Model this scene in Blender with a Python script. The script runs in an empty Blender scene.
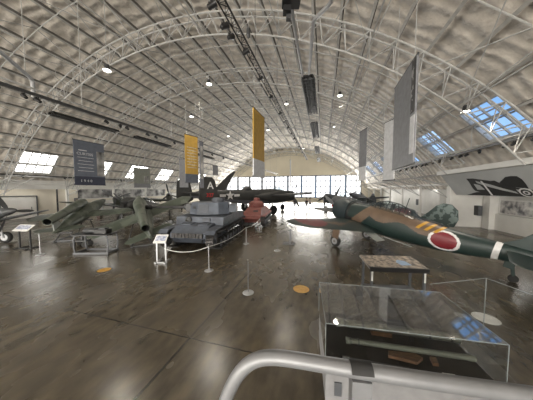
import bpy, math, random
from mathutils import Vector, Matrix
random.seed(7)
PI = math.pi
TH = math.atan(56.5/200); PT = math.atan(10.5/200); H = 3.1
C = bpy.context.scene.collection
rad = math.radians

# ------------------------------------------------------------ camera
cam = bpy.data.objects.new('camera', bpy.data.cameras.new('camera')); C.objects.link(cam)
cam.location = (0, 0, H); cam.rotation_euler = (PI/2-PT, 0, TH)
cam.data.sensor_width = 36; cam.data.lens = 36*200/533; cam.data.clip_end = 400; cam.data.clip_start = .05
bpy.context.scene.camera = cam

def W(xr, yf, z=0):      # plan position measured from the viewer's own right / forward directions
    return Vector((xr*math.cos(TH)-yf*math.sin(TH), xr*math.sin(TH)+yf*math.cos(TH), z))
def WH(a, b): return math.atan2(b, a)+TH   # heading of a direction measured the same way

# ------------------------------------------------------------ materials
def mat(name, col, rough=.5, metal=0, col2=None, scale=5, detail=3, thr=None, bump=0, bscale=40, emit=None, estr=1, alpha=None, stretch=None, coat=0, spec=None):
    m = bpy.data.materials.new(name); m.use_nodes = True
    nt = m.node_tree; b = nt.nodes['Principled BSDF']
    b.inputs['Base Color'].default_value = (*col, 1); b.inputs['Roughness'].default_value = rough; b.inputs['Metallic'].default_value = metal
    if coat: b.inputs['Coat Weight'].default_value = coat; b.inputs['Coat Roughness'].default_value = .15
    if spec is not None: b.inputs['Specular IOR Level'].default_value = spec
    tc = nt.nodes.new('ShaderNodeTexCoord'); mp = nt.nodes.new('ShaderNodeMapping'); nt.links.new(tc.outputs['Object'], mp.inputs['Vector'])
    if stretch: mp.inputs['Scale'].default_value = stretch
    if col2 is None: col2 = tuple(c*.82 for c in col)
    n = nt.nodes.new('ShaderNodeTexNoise'); n.inputs['Scale'].default_value = scale; n.inputs['Detail'].default_value = detail
    nt.links.new(mp.outputs['Vector'], n.inputs['Vector'])
    r = nt.nodes.new('ShaderNodeValToRGB')
    lo, hi = (thr, thr+.03) if thr else (.35, .65)
    r.color_ramp.elements[0].position = lo; r.color_ramp.elements[1].position = hi
    r.color_ramp.elements[0].color = (*col, 1); r.color_ramp.elements[1].color = (*col2, 1)
    nt.links.new(n.outputs['Fac'], r.inputs['Fac']); nt.links.new(r.outputs['Color'], b.inputs['Base Color'])
    if bump:
        n2 = nt.nodes.new('ShaderNodeTexNoise'); n2.inputs['Scale'].default_value = bscale; n2.inputs['Detail'].default_value = 4
        nt.links.new(mp.outputs['Vector'], n2.inputs['Vector'])
        bp = nt.nodes.new('ShaderNodeBump'); bp.inputs['Strength'].default_value = bump; bp.inputs['Distance'].default_value = .05
        nt.links.new(n2.outputs['Fac'], bp.inputs['Height']); nt.links.new(bp.outputs['Normal'], b.inputs['Normal'])
    if emit:
        b.inputs['Emission Color'].default_value = (*emit, 1); b.inputs['Emission Strength'].default_value = estr
    return m
def glass_mat(name, tint=(1, 1, 1), refl=.12, rough=.02):
    m = bpy.data.materials.new(name); m.use_nodes = True; nt = m.node_tree
    for n in list(nt.nodes): nt.nodes.remove(n)
    o = nt.nodes.new('ShaderNodeOutputMaterial'); t = nt.nodes.new('ShaderNodeBsdfTransparent'); g = nt.nodes.new('ShaderNodeBsdfGlossy')
    t.inputs['Color'].default_value = (*tint, 1); g.inputs['Roughness'].default_value = rough
    f = nt.nodes.new('ShaderNodeLayerWeight'); f.inputs['Blend'].default_value = .5
    pw = nt.nodes.new('ShaderNodeMath'); pw.operation = 'POWER'; pw.inputs[1].default_value = 4
    a = nt.nodes.new('ShaderNodeMath'); a.operation = 'MULTIPLY_ADD'; a.inputs[1].default_value = .8 if refl else .1; a.inputs[2].default_value = refl
    nt.links.new(f.outputs['Facing'], pw.inputs[0]); f = pw
    mx = nt.nodes.new('ShaderNodeMixShader')
    nt.links.new(f.outputs[0], a.inputs[0]); nt.links.new(a.outputs[0], mx.inputs[0]); nt.links.new(t.outputs[0], mx.inputs[1]); nt.links.new(g.outputs[0], mx.inputs[2]); nt.links.new(mx.outputs[0], o.inputs[0])
    return m
M = {}
M['steel'] = mat('white_painted_steel', (.46, .46, .45), .5)
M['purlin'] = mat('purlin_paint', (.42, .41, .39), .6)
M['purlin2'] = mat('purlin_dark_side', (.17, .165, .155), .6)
M['cream'] = mat('cream_wall', (.76, .71, .60), .8, col2=(.70, .65, .55), scale=.6)
M['gable'] = mat('gable_cladding', (.76, .71, .58), .8, col2=(.70, .65, .53), scale=.4)
M['white'] = mat('white_wall_paint', (.74, .73, .70), .7, col2=(.68, .67, .64), scale=1.2)
M['black'] = mat('black_satin', (.012, .012, .013), .45)
M['blackmatte'] = mat('black_felt', (.006, .006, .007), .9)
M['rubber'] = mat('black_rubber', (.018, .018, .018), .8)
M['darkgrey'] = mat('dark_grey_metal', (.06, .062, .065), .5, .3)
M['grey'] = mat('grey_paint', (.13, .137, .15), .45, .2)
M['rail'] = mat('silver_painted_rail', (.20, .203, .21), .45, .3, col2=(.17, .173, .18), scale=14)
M['chrome'] = mat('brushed_metal', (.6, .6, .6), .25, .9)
M['aluminium'] = mat('dull_aluminium', (.45, .46, .48), .4, .6)
M['whiteplastic'] = mat('white_plastic', (.82, .82, .80), .4)
M['glass'] = glass_mat('display_glass', (.96, .97, .97), .07)
M['glasstop'] = glass_mat('display_glass_top', (.93, .93, .92), .20, .04)
M['canopy'] = glass_mat('canopy_glass', (.75, .8, .82), .06)
M['windowglass'] = glass_mat('skylight_glass', (.95, .97, 1), .0)
M['bluegrey'] = mat('banner_blue_grey', (.11, .125, .16), .7)
M['navy'] = mat('banner_navy', (.03, .035, .06), .7)
M['yellow'] = mat('banner_yellow', (.50, .31, .06), .7)
M['bannerwhite'] = mat('banner_white', (.55, .56, .58), .7)
M['bannergrey'] = mat('banner_grey', (.18, .185, .20), .7)
M['bannergreen'] = mat('banner_sage', (.20, .21, .18), .7)
M['photo'] = mat('printed_photo_montage', (.62, .60, .58), .6, col2=(.12, .12, .13), scale=2.6, detail=8)
M['photocol'] = mat('printed_photo_sepia', (.50, .42, .33), .5, col2=(.10, .09, .09), scale=9, detail=9)
M['bw'] = mat('black_white_photo', (.55, .54, .52), .6, col2=(.03, .03, .03), scale=.9, detail=5)
M['red'] = mat('sign_red', (.40, .03, .03), .5)
M['ink'] = mat('mural_black_ink', (.012, .012, .012), .6)
M['muralgrey'] = mat('mural_grey', (.42, .43, .43), .7, col2=(.36, .37, .37), scale=.6)
M['tankgrey'] = mat('panzer_grey', (.085, .10, .128), .55, .1, col2=(.050, .058, .075), scale=2.2, bump=.2)
M['track'] = mat('track_steel', (.030, .029, .030), .55, .6, col2=(.08, .076, .074), scale=14)
M['wheelgrey'] = mat('roadwheel_grey', (.075, .082, .098), .55, .2)
M['red_tank'] = mat('primer_red_armour', (.25, .085, .075), .6, col2=(.18, .058, .05), scale=3)
M['v1'] = mat('flying_bomb_camouflage', (.045, .056, .042), .5, col2=(.085, .098, .078), scale=1.5, thr=.52)
M['v1light'] = mat('flying_bomb_pale_grey', (.24, .26, .25), .5)
M['olive'] = mat('olive_drab', (.026, .027, .027), .55, col2=(.038, .038, .036), scale=2)
M['slate'] = mat('bomber_underside_grey', (.12, .125, .15), .5)
M['kgreen'] = mat('deep_green_aircraft', (.011, .024, .023), .45, col2=(.015, .030, .027), scale=3)
M['ktan'] = mat('tan_camouflage', (.135, .09, .06), .5, col2=(.11, .074, .05), scale=3)
M['kred'] = mat('roundel_red', (.17, .014, .022), .45)
M['kwhite'] = mat('aircraft_white', (.68, .68, .68), .45)
M['kyellow'] = mat('aircraft_yellow', (.50, .27, .03), .45)
M['cowl'] = mat('cowling_dark', (.022, .033, .038), .38)
M['camo2'] = mat('blotched_camouflage', (.03, .05, .048), .5, col2=(.13, .17, .165), scale=2.8, thr=.52)
M['spinner'] = mat('spinner_red', (.45, .03, .03), .4)
M['leafgreen'] = mat('light_green_paint', (.13, .19, .09), .5)
M['wood'] = mat('walnut_wood', (.13, .065, .03), .5, col2=(.07, .033, .015), scale=12, stretch=(1, 5, 5))
M['gun'] = mat('launcher_green_grey', (.13, .14, .115), .5, .2)
M['floordot'] = mat('floor_dot_yellow', (.62, .36, .07), .5, col2=(.5, .27, .05), scale=9)
M['floordotwhite'] = mat('floor_dot_white', (.78, .78, .76), .4)
M['skin'] = mat('skin', (.5, .32, .24), .6)
M['cloth1'] = mat('dark_cloth', (.03, .032, .045), .8)
M['cloth2'] = mat('pale_cloth', (.5, .5, .5), .8)
M['cloth3'] = mat('denim', (.05, .07, .12), .8)
M['hair'] = mat('hair', (.03, .02, .015), .7)
M['lampglow'] = mat('lamp_glow', (.9, .9, .85), .5, emit=(1, .97, .9), estr=9)
M['farlight'] = mat('daylit_frosted_pane', (.9, .9, .9), .5, emit=(.93, .96, 1), estr=1.5)
M['skyleft'] = mat('daylit_translucent_skylight', (.9, .9, .88), .5, emit=(1, .985, .94), estr=4.2)
M['backlight'] = mat('daylit_rear_glazing', (.9, .9, .9), .5, emit=(1, .98, .94), estr=4.5)  # glow for the added windows behind the viewer
M['deck'] = mat('roof_insulation', (.74, .69, .62), .6, col2=(.52, .48, .43), scale=2.2, detail=6, stretch=(1, .6, 1), bump=1.0, bscale=5)

def deck_mat():
    m = M['deck']; nt = m.node_tree; L = nt.links.new; b = nt.nodes['Principled BSDF']
    tc = nt.nodes.new('ShaderNodeTexCoord'); wv = nt.nodes.new('ShaderNodeTexWave'); wv.bands_direction = 'Y'; wv.inputs['Scale'].default_value = .45; wv.inputs['Distortion'].default_value = 5; wv.inputs['Detail'].default_value = 4; wv.inputs['Detail Scale'].default_value = 1.6
    L(tc.outputs['Object'], wv.inputs['Vector'])
    old = b.inputs['Base Color'].links[0].from_socket
    r = nt.nodes.new('ShaderNodeValToRGB'); r.color_ramp.elements[0].color = (.80, .79, .78, 1); r.color_ramp.elements[1].color = (1.05, 1.05, 1.05, 1); L(wv.outputs['Fac'], r.inputs['Fac'])
    mx = nt.nodes.new('ShaderNodeMix'); mx.data_type = 'RGBA'; mx.blend_type = 'MULTIPLY'; mx.inputs[0].default_value = 1; L(old, mx.inputs[6]); L(r.outputs[0], mx.inputs[7]); L(mx.outputs[2], b.inputs['Base Color'])
    bp = nt.nodes.new('ShaderNodeBump'); bp.inputs['Strength'].default_value = .8; bp.inputs['Distance'].default_value = .12; L(wv.outputs['Fac'], bp.inputs['Height']); L(b.inputs['Normal'].links[0].from_socket, bp.inputs['Normal']); L(bp.outputs[0], b.inputs['Normal'])
deck_mat()

def floor_mat():
    m = bpy.data.materials.new('polished_concrete'); m.use_nodes = True; nt = m.node_tree; b = nt.nodes['Principled BSDF']; L = nt.links.new
    tc = nt.nodes.new('ShaderNodeTexCoord')
    def noise(s, d, st=None):
        mp = nt.nodes.new('ShaderNodeMapping'); L(tc.outputs['Object'], mp.inputs['Vector'])
        if st: mp.inputs['Scale'].default_value = st
        n = nt.nodes.new('ShaderNodeTexNoise'); n.inputs['Scale'].default_value = s; n.inputs['Detail'].default_value = d; L(mp.outputs[0], n.inputs['Vector']); return n
    n1 = noise(.35, 3); n2 = noise(2.6, 9, (1.6, .7, 1)); n3 = noise(.8, 3, (1, .5, 1))
    r1 = nt.nodes.new('ShaderNodeValToRGB'); r1.color_ramp.elements[0].position = .2; r1.color_ramp.elements[1].position = .8
    r1.color_ramp.elements[0].color = (.080, .064, .041, 1); r1.color_ramp.elements[1].color = (.105, .087, .060, 1); L(n1.outputs['Fac'], r1.inputs['Fac'])
    r2 = nt.nodes.new('ShaderNodeValToRGB'); r2.color_ramp.elements[0].position = .3; r2.color_ramp.elements[1].position = .72
    r2.color_ramp.elements[0].color = (.5, .5, .5, 1); r2.color_ramp.elements[1].color = (1.35, 1.35, 1.35, 1); L(n2.outputs['Fac'], r2.inputs['Fac'])
    mx = nt.nodes.new('ShaderNodeMix'); mx.data_type = 'RGBA'; mx.blend_type = 'MULTIPLY'; mx.inputs[0].default_value = 1; L(r1.outputs[0], mx.inputs[6]); L(r2.outputs[0], mx.inputs[7])
    # joints cut in the slab
    sx = nt.nodes.new('ShaderNodeSeparateXYZ')
    dist = nt.nodes.new('ShaderNodeTexNoise'); dist.inputs['Scale'].default_value = 6; L(tc.outputs['Object'], dist.inputs['Vector'])
    off = nt.nodes.new('ShaderNodeVectorMath'); off.operation = 'MULTIPLY_ADD'; L(dist.outputs['Color'], off.inputs[0]); off.inputs[1].default_value = (.03, .03, 0); L(tc.outputs['Object'], off.inputs[2]); L(off.outputs[0], sx.inputs[0])
    def mth(op, a, bb=None):
        n = nt.nodes.new('ShaderNodeMath'); n.operation = op
        for i, v in enumerate((a, bb)):
            if v is None: continue
            if isinstance(v, (int, float)): n.inputs[i].default_value = v
            else: L(v, n.inputs[i])
        return n.outputs[0]
    def joint(out, o, period, w):
        a = mth('ADD', out, o+period*20+period/2); a = mth('MODULO', a, period); a = mth('SUBTRACT', a, period/2); a = mth('ABSOLUTE', a); return mth('LESS_THAN', a, w)
    j = mth('MAXIMUM', joint(sx.outputs['X'], 2.62, 7.4, .024), joint(sx.outputs['Y'], -3.45, 10.6, .015))
    mx2 = nt.nodes.new('ShaderNodeMix'); mx2.data_type = 'RGBA'; L(j, mx2.inputs[0]); L(mx.outputs[2], mx2.inputs[6]); mx2.inputs[7].default_value = (.012, .01, .008, 1)
    L(mx2.outputs[2], b.inputs['Base Color'])
    r3 = nt.nodes.new('ShaderNodeMapRange'); r3.inputs[1].default_value = .3; r3.inputs[2].default_value = .7; r3.inputs[3].default_value = .19; r3.inputs[4].default_value = .32
    L(n3.outputs['Fac'], r3.inputs[0]); L(r3.outputs[0], b.inputs['Roughness'])
    b.inputs['Specular IOR Level'].default_value = .85
    return m
M['floor'] = floor_mat()

# ------------------------------------------------------------ mesh building
class MB:
    def __init__(s, mtx=None): s.v = []; s.f = []; s.mi = []; s.M = mtx or Matrix.Identity(4)
    def add(s, vs, fs, mi=0):
        n = len(s.v); s.v += [s.M @ Vector(p) for p in vs]; s.f += [tuple(n+i for i in f) for f in fs]
        s.mi += mi if isinstance(mi, list) else [mi]*len(fs); return s
    def box(s, c, d, rz=0, rx=0, ry=0, mi=0, taper=1, bev=0):
        R = Matrix.Translation(c) @ Matrix.Rotation(rz, 4, 'Z') @ Matrix.Rotation(ry, 4, 'Y') @ Matrix.Rotation(rx, 4, 'X')
        x, y, z = d[0]/2, d[1]/2, d[2]/2; t = taper
        if bev:
            b = min(bev, x*.9, y*.9)
            o = [(x-b, y), (x, y-b), (x, -y+b), (x-b, -y), (-x+b, -y), (-x, -y+b), (-x, y-b), (-x+b, y)]
            bz = min(bev, z*.9); k = .0
            lv = [(-z, bz), (-z+bz, 0), (z-bz, 0), (z, bz)]
            rings = [[R @ Vector((px-math.copysign(ins*.7, px), py-math.copysign(ins*.7, py), zz)) for px, py in reversed(o)] for zz, ins in lv]
            return s.loft(rings, mi=mi)
        vs = [R @ Vector(p) for p in [(-x, -y, -z), (x, -y, -z), (x, y, -z), (-x, y, -z), (-x*t, -y*t, z), (x*t, -y*t, z), (x*t, y*t, z), (-x*t, y*t, z)]]
        return s.add(vs, [(0, 3, 2, 1), (4, 5, 6, 7), (0, 1, 5, 4), (1, 2, 6, 5), (2, 3, 7, 6), (3, 0, 4, 7)], mi)
    def loft(s, rings, cap=True, mi=0, closed=True):
        n = len(rings[0]); vs = [p for r in rings for p in r]; fs = []
        for i in range(len(rings)-1):
            for j in range(n if closed else n-1):
                k = (j+1) % n; fs.append((i*n+j, i*n+k, (i+1)*n+k, (i+1)*n+j))
        if cap: fs.append(tuple(reversed(range(n)))); fs.append(tuple((len(rings)-1)*n+j for j in range(n)))
        return s.add(vs, fs, mi)
    def tube(s, pts, r, n=8, mi=0, cap=True, r2=None):
        pts = [Vector(p) for p in pts]; rings = []; N = len(pts)
        t0 = (pts[1]-pts[0]).normalized(); up = Vector((0, 0, 1)) if abs(t0.z) < .9 else Vector((1, 0, 0))
        a = t0.cross(up).normalized()
        for i, p in enumerate(pts):
            t = (pts[min(i+1, N-1)]-pts[max(i-1, 0)]).normalized()
            a = (a-t*a.dot(t)).normalized(); b = t.cross(a)
            rr = r if r2 is None else r+(r2-r)*i/(N-1)
            rings.append([p+(a*math.cos(2*PI*k/n+PI/n)+b*math.sin(2*PI*k/n+PI/n))*rr for k in range(n)])
        return s.loft(rings, cap, mi)
    def lathe(s, prof, axis='Z', c=(0, 0, 0), n=20, mi=0, cap=True):
        rings = []
        for r, h in prof:
            ring = []
            for k in range(n):
                a = 2*PI*k/n; u, v = r*math.cos(a), r*math.sin(a)
                p = {'Z': (u, v, h), 'X': (h, u, v), 'Y': (v, h, u)}[axis]; ring.append(Vector(p)+Vector(c))
            rings.append(ring)
        return s.loft(rings, cap, mi)
    def prism(s, poly, fn, t0, t1, mi=0):        # poly of (u,v); fn(u,v,t)->point
        n = len(poly); vs = [fn(u, v, t0) for u, v in poly]+[fn(u, v, t1) for u, v in poly]
        fs = [tuple(range(n)), tuple(reversed(range(n, 2*n)))]+[(j, j+n, (j+1) % n+n, (j+1) % n) for j in range(n)]
        return s.add(vs, fs, mi)
    def build(s, name, mats, parent=None, smooth=35):
        me = bpy.data.meshes.new(name); me.from_pydata([tuple(v) for v in s.v], [], s.f)
        if not isinstance(mats, (list, tuple)): mats = [mats]
        for m in mats: me.materials.append(M[m] if isinstance(m, str) else m)
        me.polygons.foreach_set('material_index', s.mi)
        import bmesh
        bm = bmesh.new(); bm.from_mesh(me); bmesh.ops.recalc_face_normals(bm, faces=bm.faces); bm.to_mesh(me); bm.free()
        if smooth:
            me.polygons.foreach_set('use_smooth', [True]*len(me.polygons)); me.set_sharp_from_angle(angle=rad(smooth))
        me.update()
        o = bpy.data.objects.new(name, me); C.objects.link(o)
        if parent: o.parent = parent
        return o
def tag(o, label=None, cat=None, group=None, kind=None):
    if label: o['label'] = label
    if cat: o['category'] = cat
    if group: o['group'] = group
    if kind: o['kind'] = kind
    return o
def empty(name, loc, rz, label, cat, group=None):
    o = bpy.data.objects.new(name, None); C.objects.link(o); o.location = loc; o.rotation_euler = (0, 0, rz); o.empty_display_size = .2
    return tag(o, label, cat, group)
def copy_tree(o, parent=None):
    c = o.copy(); C.objects.link(c); c.parent = parent
    for ch in o.children: copy_tree(ch, c)
    return c
def struct(o): o['kind'] = 'structure'; return o
def text_mesh(txt, size, m, parent, mtx, name='lettering', bold=0, align='CENTER', ext=.004):
    cu = bpy.data.curves.new(name, 'FONT'); cu.body = txt; cu.size = size; cu.align_x = align; cu.align_y = 'CENTER'; cu.extrude = ext; cu.offset = bold
    t = bpy.data.objects.new(name, cu); C.objects.link(t)
    dg = bpy.context.evaluated_depsgraph_get(); dg.update()
    me = bpy.data.meshes.new_from_object(t.evaluated_get(dg)); bpy.data.objects.remove(t)
    me.transform(mtx); me.materials.clear(); me.materials.append(M[m])
    o = bpy.data.objects.new(name, me); C.objects.link(o); o.parent = parent; return o
ORD = ['nearest', 'second', 'third', 'fourth', 'fifth', 'sixth', 'seventh', 'eighth', 'ninth', 'tenth', 'eleventh', 'twelfth', 'thirteenth', 'fourteenth', 'fifteenth', 'sixteenth', 'seventeenth', 'eighteenth', 'nineteenth', 'twentieth', 'twenty-first', 'twenty-second', 'twenty-third', 'twenty-fourth', 'twenty-fifth', 'twenty-sixth', 'twenty-seventh', 'twenty-eighth']

# ------------------------------------------------------------ the hall
XC, ZC, RT = -9.0, 13.7-23.2, 23.5
Y0, Y1 = -16, 53.2
XL, XR = -31.0, 13.6
def arc(a, y, r): a = rad(a); return Vector((XC+r*math.sin(a), y, ZC+r*math.cos(a)))
struct(MB().box(((XL+XR)/2, (Y0+Y1)/2, -.1), (XR-XL+1, Y1-Y0+1, .2)).build('floor', 'floor', smooth=0))
SKY = [(11.6, 14.2), (17.1, 19.7), (22.4, 25.2), (27.8, 30.7), (33.2, 36), (38.5, 41.3), (6.3, 8.9), (1, 3.6), (-4.3, -1.7), (-9.6, -7)]
LA, RA = (-52.7, -46.4), (44.3, 49.5)
angs = sorted(set([-57.5, 57.5, LA[0], LA[1], RA[0], RA[1]]+[a for a in range(-57, 58, 3) if not any(abs(a-b) < 1 for b in LA+RA)]))
ys = sorted(set([Y0, Y1]+[y for s in SKY for y in s]))
mb = MB()
for i in range(len(angs)-1):
    for j in range(len(ys)-1):
        am, ym = (angs[i]+angs[i+1])/2, (ys[j]+ys[j+1])/2
        if any(s[0] < ym < s[1] for s in SKY) and (LA[0] < am < LA[1] or (RA[0] < am < RA[1] and (ym > 11 or ym < -5))): continue
        q = [arc(a, y, r) for r in (RT, RT+.25) for a, y in ((angs[i], ys[j]), (angs[i+1], ys[j]), (angs[i+1], ys[j+1]), (angs[i], ys[j+1]))]
        mb.add(q, [(0, 1, 2, 3), (7, 6, 5, 4), (0, 4, 5, 1), (1, 5, 6, 2), (2, 6, 7, 3), (3, 7, 4, 0)])
struct(mb.build('ceiling', 'deck', smooth=0))
# gable wall at the far end, with its window band
def gable(y, t, name, zbot, m='gable'):
    n = 40; poly = []
    for k in range(n+1):
        a = -58+116*k/n; p = arc(a, 0, RT+.2); poly.append((p.x, p.z))
    poly = [(XL-.3, zbot), (XL-.3, 3.4)]+[q for q in poly if q[1] > 3.3]+[(XR+.3, 3.4), (XR+.3, zbot)]
    # fan of quads between bottom and top profile
    mb = MB(); top = [p for p in poly[1:-1]]
    for a, b in zip(top[:-1], top[1:]):
        mb.add([(a[0], y, zbot), (b[0], y, zbot), (b[0], y, b[1]), (a[0], y, a[1]), (a[0], y+t, zbot), (b[0], y+t, zbot), (b[0], y+t, b[1]), (a[0], y+t, a[1])], [(0, 1, 2, 3), (7, 6, 5, 4), (0, 4, 5, 1), (3, 2, 6, 7)])
    return struct(mb.build(name, m, smooth=0))
gable(Y1, .3, 'wall_far', 6.75)
struct(MB().box(((XL+XR)/2, Y1+.15, .45), (XR-XL, .3, .9)).box(((XL-27.3)/2, Y1+.15, 3.8), (abs(XL+27.3), .3, 5.9)).box(((9+XR)/2, Y1+.15, 3.8), (XR-9, .3, 5.9)).build('wall_far', 'cream', smooth=0))
wn = 0
def window(x0, x1, y, z0, z1, nx, nz, pane, t=.16, fr='steel'):
    global wn; wn += 1
    w = bpy.data.objects.new('window_%d' % wn, None); C.objects.link(w); w.location = ((x0+x1)/2, y, z0); struct(w); hx = (x1-x0)/2; hz = z1-z0
    f = MB()
    for x in (-hx+t/2, hx-t/2): f.box((x, 0, hz/2), (t, .2, hz))
    for z in (t/2, hz-t/2): f.box((0, 0, z), (2*hx, .2, t))
    for i in range(1, nx): f.box((-hx+2*hx*i/nx, 0, hz/2), (.16, .14, hz))
    for i in range(1, nz): f.box((0, 0, hz*i/nz), (2*hx, .14, .14))
    f.build('window_frame', fr, w, smooth=0)
    MB().box((0, .05, hz/2), (2*hx-.1, .02, hz-.1)).build('pane', pane, w, smooth=0)
nw = 10
for i in range(nw):
    window(-27.2+36.2*i/nw+.03, -27.2+36.2*(i+1)/nw-.03, Y1+.12, .9, 6.75, 3, 4, 'farlight', .22, 'grey')
gable(Y0-.3, .3, 'wall_rear', 6.5)
for i in range(9): window(-27+4.2*i, -27+4.2*i+4.1, Y0-.1, .1, 6.45, 3, 4, 'backlight', .15, 'steel')  # unseen glowing windows, added to light the hall from the rear
struct(MB().box(((XL-27)/2, Y0-.15, 3.2), (4.6, .3, 6.6)).box((12.3, Y0-.15, 3.2), (3.0, .3, 6.6)).build('wall_rear', 'cream', smooth=0))
# side walls and low aisle ceilings
struct(MB().box((XL-.15, (Y0+Y1)/2, 1.8), (.3, Y1-Y0, 3.6)).build('wall_left', 'cream', smooth=0))
struct(MB().box(((XL-28.2)/2, (Y0+Y1)/2, 3.75), (abs(XL+28.2)+.6, Y1-Y0, .2)).build('ceiling_left_aisle', 'white', smooth=0))
struct(MB().box((XR+.15, (Y0+Y1)/2, 1.8), (.3, Y1-Y0, 3.6)).build('wall_right', 'white', smooth=0))
struct(MB().box(((10.2+XR)/2+.2, (Y0+Y1)/2, 3.55), (XR-10.2+.4, Y1-Y0, .2)).build('ceiling_right_aisle', 'white', smooth=0))
struct(MB().box((-28.35, (Y0+Y1)/2, 3.38), (.3, Y1-Y0, .5)).build('trim_left_beam', 'white', smooth=0))
struct(MB().box((-28.1, (Y0+Y1)/2, 3.95), (.12, Y1-Y0, .12)).build('trim_left_pipe', 'white', smooth=0))
# skylights (the left ones are translucent, the right ones clear)
def skylight(aa, yy, pane):
    global wn; wn += 1
    w = bpy.data.objects.new('window_%d' % wn, None); C.objects.link(w); struct(w); w.location = arc((aa[0]+aa[1])/2, (yy[0]+yy[1])/2, RT)
    T = Matrix.Translation(-w.location); f = MB(T); p = MB(T)
    def bar(a0, y0, a1, y1, r):
        f.tube([arc(a0, y0, RT+.05), arc(a1, y1, RT+.05)], r, 4)
    for k in range(5): bar(aa[0], yy[0]+(yy[1]-yy[0])*k/4, aa[1], yy[0]+(yy[1]-yy[0])*k/4, .055 if 0 < k < 4 else .08)
    for k in range(5): a = aa[0]+(aa[1]-aa[0])*k/4; bar(a, yy[0], a, yy[1], .05 if k == 2 else (.04 if 0 < k < 4 else .08))
    f.build('window_frame', 'steel', w, smooth=0)
    q = [arc(a, y, r) for r in (RT+.12, RT+.14) for a, y in ((aa[0], yy[0]), (aa[1], yy[0]), (aa[1], yy[1]), (aa[0], yy[1]))]
    p.add(q, [(0, 1, 2, 3), (7, 6, 5, 4), (0, 4, 5, 1), (1, 5, 6, 2), (2, 6, 7, 3), (3, 7, 4, 0)]); p.build('pane', pane, w, smooth=0)
for s in SKY:
    skylight(LA, s, 'skyleft')
    if s[0] > 11 or s[0] < -5: skylight(RA, s, 'windowglass')
# trusses
TY = [10.6+5.3*k for k in range(-4, 9)]
def truss():
    mb = MB(); N = 40; a0, a1 = -56, 51
    A = lambda k, n: a0+(a1-a0)*k/n
    for y in (-.22, .22): mb.tube([arc(A(k, N), y, 22.65) for k in range(N+1)], .042, 5)
    mb.tube([arc(A(k, N), 0, 21.6) for k in range(N+1)], .042, 5)
    NP = 34
    for k in range(NP):
        s = (-.22, .22)
        for y in s:
            mb.tube([arc(A(k, NP), y, 22.65), arc(A(k+.5, NP), 0, 21.6)], .022, 4); mb.tube([arc(A(k+.5, NP), 0, 21.6), arc(A(k+1, NP), y, 22.65)], .022, 4)
        mb.tube([arc(A(k, NP), -.22, 22.65), arc(A(k, NP), .22, 22.65)], .025, 4)
    return mb.build('roof_truss', 'steel', None, 60)
t0 = truss()
for i, y in enumerate(TY):
    o = t0 if i == 0 else t0.copy()
    if i: C.objects.link(o)
    o.location = (0, y, 0); struct(o)
# purlins along the hall
def purlin_mb(w=.12, h=.2):
    m = MB(); L = Y1-Y0-.1
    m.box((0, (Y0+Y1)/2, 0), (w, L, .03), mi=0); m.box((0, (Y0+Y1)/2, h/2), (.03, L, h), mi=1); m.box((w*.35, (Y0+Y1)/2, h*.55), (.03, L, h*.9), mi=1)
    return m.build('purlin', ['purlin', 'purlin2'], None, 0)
p0 = purlin_mb()
PA = [a*3.55 for a in range(-15, 16)]
for i, a in enumerate(PA):
    if LA[0]-.3 < a < LA[1]+.3 or RA[0]-.3 < a < RA[1]+.3: a += 0
    o = p0 if i == 0 else p0.copy()
    if i: C.objects.link(o)
    o.location = arc(a, 0, 23.1); o.rotation_euler = (0, rad(a), 0); struct(o)
# diagonal sway rods and cross bracing between the trusses
for i in range(3, len(TY)-1):
    mb = MB()
    for a in range(-48, 47, 12):
        mb.tube([arc(a, TY[i], 21.9), arc(a+6, TY[i+1], 21.9)], .018, 4); mb.tube([arc(a+6, TY[i], 21.9), arc(a, TY[i+1], 21.9)], .022, 4)
        mb.tube([arc(a+6, TY[i], 21.65), arc(a+6, TY[i+1], 21.65)], .03, 4)
        mb.tube([arc(a+6, TY[i], 21.65), arc(a+6, (TY[i]+TY[i+1])/2, 23.0), arc(a+6, TY[i+1], 21.65)], .025, 4)
    struct(mb.build('sway_bracing', 'steel', None, 0))
# sprinkler pipes bent along the arch in mid bay
for i in range(3, 9):
    y = TY[i]+2.6; struct(MB().tube([arc(a, y, 22.75) for a in range(-44, 45, 4)], .028, 5).build('sprinkler_pipe', 'steel', None))
# columns with spread struts
def column(x, y, side):
    mb = MB(); top = arc(57*side, y, 22.5)
    mb.box((x, y, 1.7), (.22, .22, 3.4))
    mb.build('column', 'white', None, 0); o = C.objects[-1]; struct(o)
    s = MB()
    for d in (-1.5, 1.5):
        s.tube([(x-.1*side, y, 2.4), arc(51*side, y+d, 21.7)], .035, 6)
        s.tube([(x-.1*side, y, 3.4), arc(49*side, y+d, 21.7)], .028, 6)
    s.tube([(x, y, 3.4), arc(51*side, y, 21.7)], .06, 6)
    struct(s.build('strut', 'steel', None))
for y in TY:
    column(-28.3, y, -1)
    if y > 21: column(10.6, y, 1)

# right aisle: sloped fascia with aircraft mural, low wall, pillars, photo strip
fx0, fz0, fx1, fz1 = 9.35, 4.25, 10.45, 2.68
def fas(u, v, t):   # u along hall Y, v 0 bottom..1 top
    n = Vector((-(fz0-fz1), 0, -(fx1-fx0))).normalized()
    return Vector((fx1+(fx0-fx1)*v, u, fz1+(fz0-fz1)*v))+n*t
struct(MB().prism([(-12, 0), (19.9, 0), (19.9, 1), (-12, 1)], fas, -.12, 0).build('wall_right_fascia', 'muralgrey', smooth=0))
struct(MB().box((9.2, 3.9, 4.42), (.3, 32, .3)).build('trim_right_beam', 'white', smooth=0))
root = empty('aircraft_mural', (fx1-.5, 15, 3.2), 0, 'black and white propeller aircraft mural painted on sloping right fascia', 'mural')
TI = Matrix.Translation(-root.location)
def mur(poly, t, m, name):
    MB(TI).prism(poly, fas, 0.004, t, 0).build(name, m, root, smooth=0)
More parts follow.
